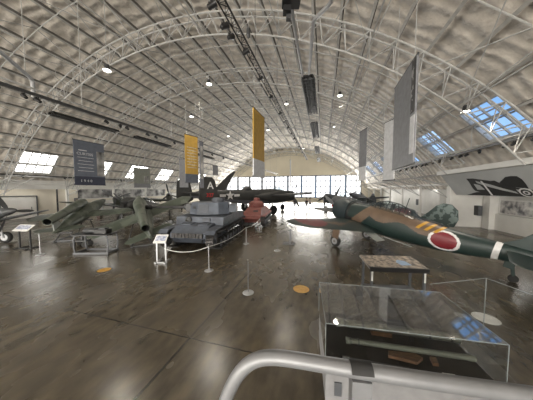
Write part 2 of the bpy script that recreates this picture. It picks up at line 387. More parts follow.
# u falls toward the viewer = right in the photo
FUS = [(17.28, .75), (16.73, .74), (16.05, .67), (15.44, .6), (15.16, .61), (15.0, .54), (14.75, .44), (14.1, .33), (13.3, .25), (12.0, .20), (10.6, .22), (10.6, .03), (14.43, .03), (15.5, .03), (16.35, .04), (16.84, .13), (17.36, .22), (17.41, .35), (17.29, .57)]
mur(FUS, .02, 'ink', 'painted_fuselage')
mur([(14.9, .53), (14.25, .71), (13.89, .73), (13.57, .71), (13.44, .6), (13.45, .43), (13.5, .30), (14.29, .36), (14.81, .46)], .018, 'ink', 'painted_wing')
mur([(18.56, .02), (17.33, .16), (16.32, .13), (16.38, .02)], .018, 'ink', 'painted_wing')
mur([(16.63, .64), (15.65, .47), (14.94, .31), (14.34, .2), (14.27, .13), (15.1, .24), (15.88, .38), (16.61, .55)], .026, 'muralgrey', 'painted_highlight')
mur([(16.98, .52), (16.53, .46), (16.4, .27), (17.05, .27)], .026, 'muralgrey', 'painted_highlight')
mur([(16.20, .63), (16.07, .62), (16.11, .05), (16.25, .05)], .03, 'kwhite', 'painted_highlight')
mur([(14.2, .28), (13.3, .20), (12.0, .16), (12.0, .10), (13.3, .12), (14.2, .2)], .026, 'muralgrey', 'painted_highlight')
for r, m, t in ((.40, 'kwhite', .034), (.30, 'ink', .038), (.18, 'kwhite', .042), (.09, 'ink', .046)):
    mur([(13.75+r*math.cos(2*PI*k/24), .17+r*.38*math.sin(2*PI*k/24)) for k in range(24)], t, m, 'painted_roundel')
root['label'] = 'black and white propeller aircraft mural painted on sloping right fascia'
# low wall and pillars
struct(MB().box((12.9, 8.5, .62), (.25, 26, 1.25)).build('wall_right_low', 'white', smooth=0))
for y in (9.2, 14.4, 19.9): struct(MB().box((12.7, y, 1.75), (.55, .7, 3.5)).build('trim_pillar', 'white', smooth=0))
struct(MB().box((11.6, 20.6, 1.75), (2.6, .35, 3.5)).build('wall_right_return', 'white', smooth=0))
struct(MB().box((11.9, 24.3, 1.75), (1.2, .4, 3.5)).build('wall_right_return', 'white', smooth=0)); struct(MB().box((12.9, 29, 1.75), (.9, 9, 3.5)).build('wall_right_bay', 'white', smooth=0))
for y0, y1, m, lb in ((15.0, 19.4, 'photo', 'crowd photo montage panel on right wall, beyond the second pillar'), (9.8, 13.9, 'photo', 'crowd photo montage panel on right wall, between two pillars above aircraft tail'), (4.5, 8.7, 'photo', 'crowd photo montage panel nearest on right wall, at right picture edge')):
    r_ = empty('wall_photograph', (12.98, (y0+y1)/2, 1.3), 0, lb, 'wall panel', 'photo panels on the right wall')
    MB().box((0, 0, .5), (.06, y1-y0, 1.0)).build('printed_sheet', m, r_, smooth=0)
    f = MB()
    for z in (0, 1): f.box((-.02, 0, z), (.08, y1-y0, .05))
    for y in (-(y1-y0)/2, (y1-y0)/2): f.box((-.02, y, .5), (.08, .05, 1.05))
    f.build('panel_frame', 'white', r_, smooth=0)
MBr = empty('wall_poster', (12.9, 12.2, 1.45), 0, 'small orange toned portrait poster on right wall photo strip', 'poster')
MB().box((0, 0, .35), (.02, .35, .6)).build('printed_sheet', mat('poster_orange', (.6, .25, .1), .6, col2=(.3, .1, .05), scale=6), MBr, smooth=0)
for y in (21.0, 26.2, 31.5):
    r_ = empty('wall_cabinet', (12.1 if y < 22 else 12.33, y-.83 if y < 22 else y, 1.0), 0, 'small grey wall cabinet on white bay wall, %s from camera' % {21.0: 'nearest', 26.2: 'second', 31.5: 'third'}[y], 'cabinet')
    MB().box((0, 0, .4), (.25, .5, .8)).build('cabinet_body', 'grey', r_, smooth=0); MB().box((-.14, 0, .4), (.02, .42, .7)).build('door', 'darkgrey', r_, smooth=0)

# left wall: aircraft photo mural, white counter, door, posts
r_ = empty('photo_mural', (XL+.12, 26, 1.9), 0, 'long black and white aircraft photograph on left wall', 'mural')
MB().box((0, 0, .85), (.08, 15, 1.7)).build('printed_sheet', 'bw', r_, smooth=0)
f = MB().box((.06, 0, -.04), (.06, 15.1, .08)).box((.06, 0, 1.74), (.06, 15.1, .08)); f.build('panel_frame', 'white', r_, smooth=0)
r_ = empty('exhibit_board', (XL+.9, 24.5, 0), 0, 'low white exhibit panel with red sign below aircraft photograph, left wall', 'display panel')
MB().box((0, 0, .85), (.12, 9, 1.5)).build('panel_body', 'white', r_, smooth=0)
MB().box((.08, -4.0, 1.1), (.04, .9, .75)).build('red_sign', 'red', r_, smooth=0)
MB().box((.08, .6, 1.0), (.04, 5.5, .8)).build('printed_sheet', 'photo', r_, smooth=0)
for y in (-3.6, 3.6): MB().box((0, y, .05), (.7, .12, .1)).build('foot', 'white', r_, smooth=0)
def door(n, y, z=0):
    d = bpy.data.objects.new('door_%d' % n, None); C.objects.link(d); d.location = (XL+.05, y, z); struct(d)
    MB().box((.02, 0, 1.15), (.1, 2.6, 2.3)).build('door_leaf', 'white', d, smooth=0)
    f = MB().box((.06, -1.35, 1.2), (.14, .1, 2.4)).box((.06, 1.35, 1.2), (.14, .1, 2.4)).box((.06, 0, 2.38), (.14, 2.8, .1)); f.build('door_frame', 'grey', d, smooth=0)
    MB().box((.1, .9, 1.05), (.05, .04, .3)).build('door_handle', 'darkgrey', d, smooth=0)
door(1, 13.2); door(2, 36)
r_ = empty('wall_notice', (XL+.03, 18.6, 1.1), 0, 'small framed notice box on cream left wall', 'notice')
MB().box((.04, 0, .45), (.08, 1.0, .9)).build('notice_frame', 'grey', r_, smooth=0); MB().box((.09, 0, .45), (.02, .8, .7)).build('printed_sheet', 'photocol', r_, smooth=0)
for y in (11.2, 16.2): struct(MB().box((XL+.4, y, 1.75), (.12, .12, 3.5)).build('trim_post', 'darkgrey', smooth=0))

# ------------------------------------------------------------ overhead equipment
def spot(name, loc, rz, label, group, s=1.0, mesh=None):
    r = empty(name, loc, rz, label, 'spotlight', group)
    return r
def spot_parts(s=1.0):
    r = empty('spotlight', (0, 0, 0), 0, 'x', 'spotlight')
    MB().tube([(0, 0, 0), (0, 0, -.12*s)], .03*s, 6).box((0, 0, -.14*s), (.22*s, .05*s, .04*s)).build('yoke', 'black', r)
    T = Matrix.Translation((0, 0, -.26*s)) @ Matrix.Rotation(rad(35), 4, 'Y')
    MB(T).lathe([(.07*s, .16*s), (.11*s, .12*s), (.12*s, -.1*s), (.15*s, -.22*s), (.13*s, -.22*s), (.1*s, -.08*s)], 'X', n=12).build('housing', 'black', r)
    return r
sp0 = spot_parts(.55); sp0.name = 'spotlight'
first = [True]
def add_spot(loc, rz, label, group, sc=1):
    if first[0]: o = sp0; first[0] = False
    else: o = copy_tree(sp0)
    o.location = loc; o.rotation_euler = (0, 0, rz); o.scale = (sc,)*3; o['label'] = label; o['group'] = group
# centre lighting truss
tx, tz = -3.42, 9.5
r_ = empty('lighting_truss', (tx, 23, tz), 0, 'long black lighting truss hanging left of the central heaters', 'lighting truss')
mb = MB(); Ya, Yb = -21, 22
for dx, dz in ((-.14, 0), (.14, 0), (0, .24)): mb.tube([(dx, Ya, dz), (dx, Yb, dz)], .03, 5)
k = 0; y = Ya
while y < Yb-.5:
    mb.tube([(-.14, y, 0), (.14, y+.25, 0), (-.14, y+.5, 0)], .014, 4, cap=False); mb.tube([(-.14, y, 0), (0, y+.25, .24), (-.14, y+.5, 0)], .014, 4, cap=False); mb.tube([(.14, y, 0), (0, y+.25, .24), (.14, y+.5, 0)], .014, 4, cap=False); y += .5
mb.build('chords', 'black', r_)
for y in range(-18, 22, 5): MB().tube([(0, y, .24), (0, y, 3.6)], .012, 4).build('hanging_rod', 'darkgrey', r_)
for i, py in enumerate((7, 27, 37, 53, 79, 97, 113, 121, 127, 133, 138, 142, 146, 149, 152, 155)):
    D = 6.35*200/(189.5-py); Y = (D+tx*math.sin(TH))/math.cos(TH)
    add_spot((tx-(.28 if py in (7, 27, 37) else .05), Y, tz-.04), rad(200+25*(i % 3)), '%s of the black spotlights on the central lighting truss, counted from camera' % ORD[i], 'spotlights on the central truss', 1.5 if i < 4 else 1.3)
# side tracks
def track(x, z, y0, y1, label, mboard=True):
    r = empty('lighting_track', (x, (y0+y1)/2, z), 0, label, 'lighting track')
    h = (y1-y0)/2
    MB().box((0, 0, 0), (.10, 2*h, .10)).build('rail', 'darkgrey', r, smooth=0)
    MB().box((.05, 0, .17), (.06, 2*h, .05)).build('cable_tray', 'steel', r, smooth=0)
    y = -h+1
    j = 0
    while y < h:
        zt = ZC+math.sqrt(23.3**2-(x-XC)**2)-z
        MB().tube([(0, y, .05), (0, y, zt)], .012, 4).build('hanging_rod', 'steel', r); y += 5.3; j += 1
    return r
track(7.7, 5.2, 2, 47, 'lighting track with cable tray running along the right side of the roof')
for i, (px) in enumerate((530, 510, 500.7, 477, 464, 458, 449.5, 437.7, 432, 424.5, 420.6, 415, 411, 405, 399)):
    D = 7.7*200/((px-323)*math.cos(TH)); Y = (D+7.7*math.sin(TH))/math.cos(TH)
    add_spot((7.7, Y, 5.15), rad(150+30*(i % 4)), '%s of the black spotlights on the right track, counted from camera' % ORD[i], 'spotlights on the right track', .95)
track(-10, 6.5, 0, 45, 'lighting track running along the left side below the roof trusses')
for i, px in enumerate((3.5, 31, 44, 110, 123, 130, 150, 158, 176, 190, 201, 213, 224)):
    D = -10*200/((px-323)*math.cos(TH)); Y = (D-10*math.sin(TH))/math.cos(TH)
    add_spot((-10, Y, 6.45), rad(-30+30*(i % 4)), '%s of the black spotlights on the left track, counted from camera' % ORD[i], 'spotlights on the left track', .95)
r_ = track(-27, 4.45, 8, 48, 'low conduit rail with lamps along the far left side')
for i, px in enumerate((24, 66, 105, 122, 127, 140, 152, 165)):
    D = -27*200/((px-323)*math.cos(TH)); Y = (D-27*math.sin(TH))/math.cos(TH)
    add_spot((-27, Y, 4.4), rad(0), '%s of the small black lamps on the low left conduit, counted from camera' % ORD[i], 'lamps on the low left conduit', 1.0)
# radiant heaters
def heater():
    r = empty('radiant_heater', (0, 0, 0), 0, 'x', 'heater')
    MB().prism([(-.30, -.06), (-.20, .12), (.20, .12), (.30, -.06), (.26, -.06), (.17, .08), (-.17, .08), (-.26, -.06)], lambda u, v, t: Vector((u, t, v)), -2.4, 2.4).build('reflector', 'black', r, smooth=0)
    g = MB()
    for k in range(17): g.box((0, -2.35+4.7*k/16, -.06), (.56, .02, .02))
    for x in (-.14, 0, .14): g.box((x, 0, -.07), (.015, 4.8, .015))
    g.build('grille', 'darkgrey', r, smooth=0)
    for x in (-.1, .1): MB().tube([(x, -2.3, .0), (x, 2.3, .0)], .045, 8).build('burner_tube', 'darkgrey', r)
    for y in (-2, 2): MB().tube([(0, y, .12), (0, y, 3.0)], .012, 4).build('hanging_rod', 'steel', r)
    return r
h0 = heater(); hl = []
def yD(x, D): return (D+x*math.sin(TH))/math.cos(TH)
for i, (x, D, lb) in enumerate(((-.7, 11.1, 'long black radiant heater hanging nearest along the centre line'), (-.7, 17.2, 'black radiant heater hanging second along the centre line'), (-.75, 25.5, 'black radiant heater hanging third along the centre line'), (-.75, 33.5, 'black radiant heater hanging farthest along the centre line'),
        (-16.9, 15.2, 'long black radiant heater under left roof, above blue grey banner'), (-16.9, 21, 'black radiant heater under left roof, beyond the blue grey banner'), (-16.9, 30, 'small distant black radiant heater under left roof'))):
    o = h0 if i == 0 else copy_tree(h0); o.location = (x, yD(x, D), 8); o['label'] = lb; o['group'] = 'radiant heaters'
    if x > -2: o.scale = (1, .9, 1)
# exhaust pipes of the nearest heater
r_ = empty('heater_burner_unit', W(.64, 5.5, 8.0), TH, 'dark burner unit with bent flue pipes above the nearest centre heater', 'heater unit')
MB().box((0, -.15, .1), (.46, .5, .4)).box((-.1, .05, -.14), (.2, .2, .2)).build('burner_box', 'black', r_, smooth=0)
MB().box((-.05, .12, -.2), (.12, .12, .3)).build('gas_valve', 'darkgrey', r_, smooth=0)
def fl(xr, D, z=8.0): return (xr-.64, D-5.5, z-8.0)
MB().tube([fl(.85, 5.22), fl(1.55, 5.22), fl(1.63, 5.3), fl(1.68, 5.5), fl(1.64, 5.62), fl(1.40, 6.0), fl(1.37, 6.1), fl(1.55, 7.2), fl(1.80, 8.75)], .055, 10).build('flue_pipe', 'aluminium', r_)
MB().tube([fl(.69, 5.6), fl(.73, 5.9), fl(.92, 6.6), fl(1.52, 8.75)], .05, 10).build('flue_pipe', 'aluminium', r_)
MB().tube([(0, -.15, .3), (0, -.15, 4.6)], .015, 4).tube([fl(1.66, 5.4, 8.05), fl(1.66, 5.4, 12.6)], .015, 4).build('hanging_rod', 'steel', r_)
r_ = empty('flue_pipe', W(-10.4, 9.2, 8.0), 0, 'thick angled flue pipe dropping to the left lighting track', 'pipe')
q0 = W(-10.4, 9.2, 8.0)
MB().tube([W(-8.6, 5.6, 8.05)-q0, W(-10.4, 9.1, 8.0)-q0, W(-10.45, 9.2, 7.9)-q0, W(-10.45, 9.2, 7.2)-q0], .075, 10).build('pipe_run', 'aluminium', r_)
for f_ in (.2, .9):
    p = W(-8.6, 5.6, 8.05).lerp(W(-10.4, 9.1, 8.0), f_); MB().tube([p-q0, p-q0+Vector((0, 0, ZC+math.sqrt(23.1**2-(p.x-XC)**2)-8))], .012, 4).build('hanging_rod', 'steel', r_)
# high-bay lamps
def lamp():
    r = empty('high_bay_lamp', (0, 0, 0), 0, 'x', 'lamp')
    MB().lathe([(.05, .30), (.11, .26), (.13, .08), (.19, 0), (.18, -.02), (.12, .06)], 'Z', n=16).build('housing', 'darkgrey', r)
    MB().lathe([(.165, .0), (.165, -.03), (.10, -.06)], 'Z', n=16).build('lens', 'lampglow', r)
    MB().tube([(0, 0, .3), (0, 0, 4)], .01, 4).build('hanging_rod', 'steel', r)
    return r
l0 = lamp()
import itertools
LP = [(112, 74, 9.2, 1), (210.5, 87, 10.5, 1), (193, 118, 10.5, 1), (338, 98, 10.5, 1), (286, 106, 10.5, .8), (461, 113, 6.6, .9), (333, 128, 10.5, .8), (268, 131, 10.5, .8), (229, 137, 10.5, .8), (350, 141, 10.5, .8), (303, 149, 10.5, .7)]
for i, (px, py, z, s) in enumerate(LP):
    D = (z-H)*200/(189.5-py); xr = (px-266.5)/200*D; p = W(xr, D, z)
    o = l0 if i == 0 else copy_tree(l0); o.location = p; o.scale = (s,)*3
    zt = ZC+math.sqrt(23.1**2-(p.x-XC)**2)-z
    for ch in o.children:
        if ch.name.startswith('hanging_rod'):
            ch.scale = (1, 1, 1)
            ch.data = MB().tube([(0, 0, .3), (0, 0, zt/s)], .01, 4).build('hanging_rod', 'steel').data
    tmp = [q for q in C.objects if q.name.startswith('hanging_rod') and q.parent is None]
    for q in tmp: bpy.data.objects.remove(q)
    o['label'] = ['lit high bay lamp nearest under left roof', 'lit high bay lamp left of the central truss, second row', 'lit high bay lamp above the yellow banner', 'lit high bay lamp right of the central heaters', 'small high bay lamp between central truss and heaters', 'high bay lamp beside the first right skylight', 'distant high bay lamp right of the centre heaters', 'distant high bay lamp left of the tall yellow banner', 'distant high bay lamp above the bomber tail', 'distant high bay lamp beside the slim hanging banner', 'farthest high bay lamp near the end gable'][i]
    o['group'] = 'high bay lamps'
    sl = bpy.data.lights.new('high_bay_light', 'SPOT'); sl.energy = 260; sl.spot_size = rad(125); sl.spot_blend = .6; sl.shadow_soft_size = .15; sl.color = (1, .9, .76)
    lo = bpy.data.objects.new('high_bay_light', sl); C.objects.link(lo); lo.parent = o; lo.location = (0, 0, -.1)
# tube lights added to brighten the aisle walls; right row follows real trunking
M['tubeglow'] = mat('fluorescent_glow', (.9, .9, .9), .5, emit=(1, .98, .94), estr=14)
def added_tube_light():
    r = empty('ceiling_light', (0, 0, 0), 0, 'x', 'lamp')
    MB().box((0, 0, .03), (.22, 1.5, .06)).build('housing', 'white', r, 0)
    for x in (-.05, .05): MB().tube([(x, -.7, -.02), (x, .7, -.02)], .022, 8).build('tube', 'tubeglow', r)
    return r
tl = added_tube_light(); n_ = 0
for x, side, ysl in ((12.1, 'right', (-6, -1, 4, 8, 12, 16, 22.5, 27, 31.5, 36, 41, 46)), (-29.6, 'left', (-6, 2, 8, 13, 18, 23, 28, 33, 38, 43, 48))):
    for i, y in enumerate(ysl):
        o = tl if n_ == 0 else copy_tree(tl); n_ += 1
        o.location = (x, y, 3.40 if side == 'right' else 3.60); o['label'] = '%s fluorescent tube light under the %s aisle ceiling, counted from camera end' % (ORD[i], side); o['group'] = 'tube lights under the %s aisle ceiling' % side
# hanging loudspeaker / dark pendant next to truss
r_ = empty('pendant_speaker', W(-.7, 8.0, 9.0), 0, 'small dark pendant hanging right of the central lighting truss', 'speaker')
MB().lathe([(.02, .3), (.06, .26), (.08, .06), (.06, -.06), (.02, -.1)], 'Z', n=12).build('housing', 'darkgrey', r_); MB().tube([(0, 0, .3), (0, 0, 4.0)], .01, 4).build('hanging_rod', 'steel', r_)

# ------------------------------------------------------------ banners
def banner(a, b, zb, zt, m, label, band=None, bandm='navy', side=None, texts=(), pic=None, wtop=99, slab=.05):
    A = W(*a); B = W(*b); c = (A+B)/2; d = B-A; w = d.length; rz = math.atan2(d.y, d.x); h = zt-zb
    r = empty('hanging_banner', (c.x, c.y, zb), rz, label, 'banner', 'hanging banners')
    MB().box((0, 0, h/2), (w, slab, h)).build('cloth_panel', m, r, smooth=0)
    for z in (0.02, h-.02): MB().tube([(-w/2-.04, 0, z), (w/2+.04, 0, z)], .035, 8).build('pole', 'darkgrey', r)
    if band: MB().box((0, -.005, band/2), (w+.002, slab+.012, band)).build('bottom_band', bandm, r, smooth=0)
    if pic: MB().box((w*(pic[0]-.5), 0, h*(pic[1]+pic[2])/2), (w*pic[3], slab+.016, h*(pic[2]-pic[1]))).build('printed_picture', pic[4], r, smooth=0)
    for t, x, z, s, mm in texts:
        text_mesh(t, s, mm, r, Matrix.Translation((w*(x-.5), -slab/2-.02, h*z)) @ Matrix.Rotation(PI/2, 4, 'X'))
    for x in (-w*.4, w*.4):
        p = c+d.normalized()*x; zt2 = ZC+math.sqrt(max(1, 23.1**2-(p.x-XC)**2))-zb
        MB().tube([(x, 0, h), (x, 0, min(wtop-zb, max(zt2, h+.4)))], .01, 4).build('hanging_wire', 'steel', r)
    return r
bn = banner((-13.37, 14), (-12.75, 15.85), 3.42, 6.6, 'bluegrey', 'blue grey hanging banner lettered CURTISS with aircraft picture and 1940 band', .62, 'navy', texts=[('CURTISS', .34, .70, .27, 'bannerwhite'), ('1 9 4 0', .35, .095, .26, 'bannerwhite')], pic=(.86, .22, .80, .27, 'bw'), wtop=7.8)
lines = MB(); w_ = 1.95; lines.box((-.45, -.035, 2.48), (.5, .01, .07))
for k in range(5): lines.box((-w_*.5+w_*.36, -.035, 3.18*(.62-.075*k)), (w_*(.52-.06*(k % 2)), .01, .03))
lines.build('text_lines', 'bannerwhite', bn, smooth=0)
bn = banner((-5.72, 14.2), (-5.15, 15.1), 3.6, 7.0, 'yellow', 'yellow hanging banner with printed lines above the grey tank', .62, 'bluegrey', pic=(.5, .35, .70, .5, mat('yellow_diagram', (.62, .45, .15), .7, col2=(.40, .24, .05), scale=6)))
lines = MB()
for k in range(8): lines.box((0, -.04, 3.4*(.32+.06*k)), (.8, .01, .03))
lines.build('text_lines', 'bannerwhite', bn, smooth=0)
banner((-4.95, 15.0), (-4.83, 15.4), 3.2, 6.7, 'slate', 'dark edge on banner with dark aircraft picture, right beside the yellow banner', pic=(.5, .2, .9, .8, 'bw'))
banner((-9.1, 21.0), (-8.3, 21.3), 3.3, 6.3, 'bannergrey', 'pale grey banner partly behind the yellow banner, on its left', None)
banner((-16.5, 25), (-15.3, 26.4), 3.35, 5.8, 'bannergreen', 'small sage green banner with picture hanging by the left skylights', .5, 'bannergrey', pic=(.75, .25, .6, .3, 'bw'))
bn = banner((-.66, 10), (-.14, 11.5), 3.75, 7.15, 'yellow', 'tall hanging banner, yellow above and white below, left of centre', None, wtop=9.4)
MB().box((0, 0, .45), (1.59, .07, .9)).build('white_lower_part', 'bannerwhite', bn, smooth=0)
bn = banner((5.33, 8.5), (4.67, 6.4), 3.92, 7.3, 'bannergrey', 'largest grey hanging banner at right with picture strip along its edge', None)
MB().box((.93, 0, 2.5), (.34, .07, 1.7)).build('printed_picture', mat('dark_photo', (.03, .03, .032), .6, col2=(.25, .25, .25), scale=3, thr=.58), bn, smooth=0); MB().box((.93, 0, .95), (.34, .07, 1.2)).build('pale_strip', 'bannerwhite', bn, smooth=0)
lines = MB()
for k in range(6): lines.box((-.2, .035, .9+.22*k), (1.2-.2*(k % 2), .01, .03)); 
lines.box((-.1, .035, 2.3), (1.3, .01, .3)); lines.build('text_lines', 'slate', bn, smooth=0)
banner((6.75, 11.6), (6.85, 10.8), 3.6, 6.9, 'bannerwhite', 'white hanging banner just left of the largest grey banner', None)
banner((6.35, 13.8), (6.35, 12.9), 3.7, 7.0, 'bannergrey', 'slim grey hanging banner seen edge on, right of the centre heaters', .9, 'bannerwhite')
banner((3.5, 30), (3.75, 31), 3.6, 7.6, 'bannerwhite', 'distant slim white banner hanging before the end windows', None)
banner((-7.6, 28.5), (-7.0, 29), 5.2, 6.5, 'bannergrey', 'small distant grey banner above the bomber tail fin', None)

# ------------------------------------------------------------ generic aircraft surfaces
def wingset(mb, le0, te0, le1, te1, y0, y1, z0, z1, th=.13, n=24, m=12, tipround=.12, fn=None, side=1, tw=.0):
    rings = []; us = []
    for i in range(n+1):
        t = i/n; y = y0+(y1-y0)*t; le = le0+(le1-le0)*t; te = te0+(te1-te0)*t; zz = z0+(z1-z0)*t
        if t > 1-tipround:
            q = (t-(1-tipround))/tipround; k = math.sqrt(max(.004, 1-q*q)); mid = (le+te)/2; le = mid+(le-mid)*k; te = mid+(te-mid)*k
        c = le-te; ring = []
        for j in range(m+1):
            x = (1-math.cos(PI*j/m))/2; yt = 5*th*(.2969*math.sqrt(x)-.126*x-.3516*x*x+.2843*x**3-.1015*x**4)*c
            ring.append(Vector((le-x*c, side*y, zz+yt)))
        for j in range(m-1, 0, -1):
            x = (1-math.cos(PI*j/m))/2; yt = 5*th*(.2969*math.sqrt(x)-.126*x-.3516*x*x+.2843*x**3-.1015*x**4)*c
            ring.append(Vector((le-x*c, side*y, zz-yt*.75)))
        rings.append(ring)
    N = len(rings[0]); mi = []
    for i in range(n):
        for j in range(N):
            a = rings[i][j]; b = rings[i+1][(j+1) % N]; c = (a+b)/2
            mi.append(fn(c.x, c.y, c.z, j < m) if fn else 0)
    mi += [0, 0]
    mb.loft(rings, True, mi)
def fin(mb, pts, y=0, t=.05):
    mb.prism(pts, lambda u, v, w: Vector((u, w, v)), y-t, y+t)
def fuselage(mb, st, n=40, seg=8, fn=None, power=2.2):
    # st: (x, zc, hw, hh)
    rs = []
    for i in range(len(st)-1):
        for k in range(seg):
            t = k/seg
            p0 = st[max(i-1, 0)]; p1 = st[i]; p2 = st[i+1]; p3 = st[min(i+2, len(st)-1)]
            q = []
            for a, b, c, d in zip(p0, p1, p2, p3): q.append(b+.5*t*((c-a)+t*(2*a-5*b+4*c-d+t*(3*(b-c)+d-a))))
            q[0] = p1[0]+(p2[0]-p1[0])*t; rs.append(q)
    rs.append(list(st[-1]))
    rings = []; mi = []
    for x, zc, hw, hh in rs:
        hw = max(hw, .005); hh = max(hh, .005); ring = []
        for j in range(n):
            a = 2*PI*j/n; ca, sa = math.cos(a), math.sin(a)
            ring.append(Vector((x, hw*math.copysign(abs(ca)**(2/power), ca), zc+hh*math.copysign(abs(sa)**(2/power), sa))))
        rings.append(ring)
    for i in range(len(rings)-1):
        for j in range(n):
            c = (rings[i][j]+rings[i+1][(j+1) % n])/2; mi.append(fn(c.x, c.y, c.z, rs[i]) if fn else 0)
    mi += [0, 0]
    mb.loft(rings, True, mi)
def blades(mb, x, n, L, w, a0=0, z=0, y=0):
    for k in range(n):
        a = a0+2*PI*k/n; R = Matrix.Translation((x, y, z)) @ Matrix.Rotation(a, 4, 'X')
        rings = []
        for t, ww, tw in ((.08, .35, 60), (.25, .8, 48), (.5, 1, 35), (.8, .85, 25), (.97, .5, 20), (1, .15, 20)):
            tw = rad(tw); cc = w*ww/2
            rings.append([R @ Vector(((math.sin(tw))*u*cc+v*.02, math.cos(tw)*u*cc, t*L)) for u, v in ((-1, 0), (0, 1), (1, 0), (0, -1))])
        mb.loft(rings)
def wheel(mb, c, r, w): mb.lathe([(r*.6, -w/2), (r*.9, -w/2), (r, -w*.3), (r, w*.3), (r*.9, w/2), (r*.6, w/2)], 'Y', c, 22)
def hub(mb, c, r, w): mb.lathe([(r*.58, -w/2-.01), (r*.62, 0), (r*.58, w/2+.01)], 'Y', c, 18)

def pitch_about(a, gz):   # nose-up pitch about the main wheels' contact, origin moved to the ground there
    return Matrix.Rotation(-a, 4, 'Y') @ Matrix.Translation((0, 0, gz))

# ------------------------------------------------------------ the green fighter in front
def lerp_st(st, x):
    for a, b in zip(st[:-1], st[1:]):
        if b[0] <= x <= a[0]:
            t = (a[0]-x)/(a[0]-b[0]); return [u+(v-u)*t for u, v in zip(a, b)]
    return st[-1]
kst = [(.30, 0, .60, .60), (-.4, .01, .58, .66), (-1.2, .02, .55, .70), (-2.2, .04, .50, .66), (-3.2, .05, .44, .56), (-4.0, .09, .37, .48), (-4.8, .18, .29, .39), (-5.5, .28, .21, .30), (-6.2, .36, .12, .21), (-6.95, .42, .02, .06)]
K = empty('fighter_aircraft', (1.66, 12.55, 0), rad(138.2), 'dark green single engined fighter with red roundels and white tail band, at right', 'aircraft')
P = pitch_about(rad(10.8), 1.75)
def kpaint(x, y, z, s):
    zz = (z-s[1])/s[3]
    # fuselage roundel
    if y > 0 or True:
        dx = (x+4.0); dz = (z-.10)
        r = math.hypot(dx/.50, dz/.40)
        if abs(y) > .08 and r < .82: return 2
        if abs(y) > .08 and r < 1.0: return 3
    if abs(x+5.36) < .075: return 3
    # tan patches
    up = .25+.35*math.sin(x*2.3+.6)
    if -3.75 < x < -.75 and zz > .05+.38*math.sin((x+1.55)*1.75)**2 and zz < 1.1: return 1
    if -.95 < x+.55*(zz-.2) < -.35 and zz > -.75: return 1
    return 0
mb = MB(P); fuselage(mb, kst, 110, 26, kpaint); fo = mb.build('fuselage', ['kgreen', 'ktan', 'kred', 'kwhite'], K, 60)
# three yellow stripes behind the canopy
mb = MB(P)
for x0 in (-2.85, -3.15, -3.45):
    n = 14; A = []; B = []
    for k in range(n+1):
        ph = rad(25+65*k/n); xx = x0-.35*math.sin(ph)
        for arr, dx in ((A, 0), (B, -.13)):
            s = lerp_st(kst, xx+dx); arr.append(Vector((xx+dx, (s[2]+.01)*abs(math.cos(ph))**(2/2.2), s[1]+(s[3]+.01)*math.sin(ph)**(2/2.2))))
    mb.add(A+B, [(i, i+1, n+2+i, n+1+i) for i in range(n)])
mb.build('yellow_stripes', 'kyellow', K)
def kwing(x, y, z, upper):
    if upper and math.hypot((x+.38)/.60, (abs(y)-4.05)/.85) < 1: return 1
    v = math.sin(abs(y)*1.5+.8)*.35
    if upper and abs(x-(-.35-.35*math.sin((abs(y)-1)*1.1))) < .10+.08*math.sin(abs(y)*3) and 1 < abs(y) < 3.6: return 2
    return 0
for sd in (1, -1):
    mb = MB(P); wingset(mb, .50, -1.85, -.02, -.95, .2, 5.42, -.46, .14, .13, 60, 24, .16, kwing, sd); mb.build('wing', ['kgreen', 'kred', 'ktan'], K, 60)
    mb = MB(P); wingset(mb, -5.55, -6.55, -5.85, -6.45, .05, 1.85, .38, .42, .09, 14, 8, .2, None, sd); mb.build('tailplane', 'kgreen', K, 60)
mb = MB(P); fin(mb, [(-5.3, .5), (-5.75, .85), (-6.1, 1.35), (-6.35, 1.62), (-6.7, 1.68), (-6.95, 1.45), (-7.05, .9), (-6.98, .40), (-6.2, .35)], 0, .045); mb.build('fin', 'kgreen', K)
# cowling with cooling gap
mb = MB(P); mb.lathe([(.40, 1.28), (.46, 1.36), (.54, 1.35), (.62, 1.22), (.675, .95), (.69, .6), (.675, .36), (.62, .34)], 'X', n=40, cap=False); mb.lathe([(.30, .9), (.58, .92)], 'X', n=40, cap=False); mb.build('cowling', 'cowl', K, 50)
mb = MB(P)
for k in range(14):
    a = 2*PI*k/14; mb.tube([(1.05, .2*math.cos(a), .2*math.sin(a)), (1.05, .46*math.cos(a), .46*math.sin(a))], .075, 8)
mb.lathe([(.2, .9), (.2, 1.2), (.05, 1.25)], 'X', n=20); mb.build('engine', 'darkgrey', K)
mb = MB(P); mb.lathe([(.63, .33), (.64, .26), (.62, .2)], 'X', n=40, cap=False); mb.build('cooling_flaps', 'black', K)
mb = MB(P)
for s in (1, -1): mb.box((.12, s*.55, -.22), (.35, .16, .2))
mb.build('exhaust', 'black', K)
mb = MB(P); mb.lathe([(.001, 1.86), (.06, 1.82), (.12, 1.7), (.17, 1.5), (.18, 1.36)], 'X', n=20); mb.build('spinner', 'spinner', K)
mb = MB(P); blades(mb, 1.48, 3, 1.42, .2, rad(62)); mb.build('propeller', 'aluminium', K)
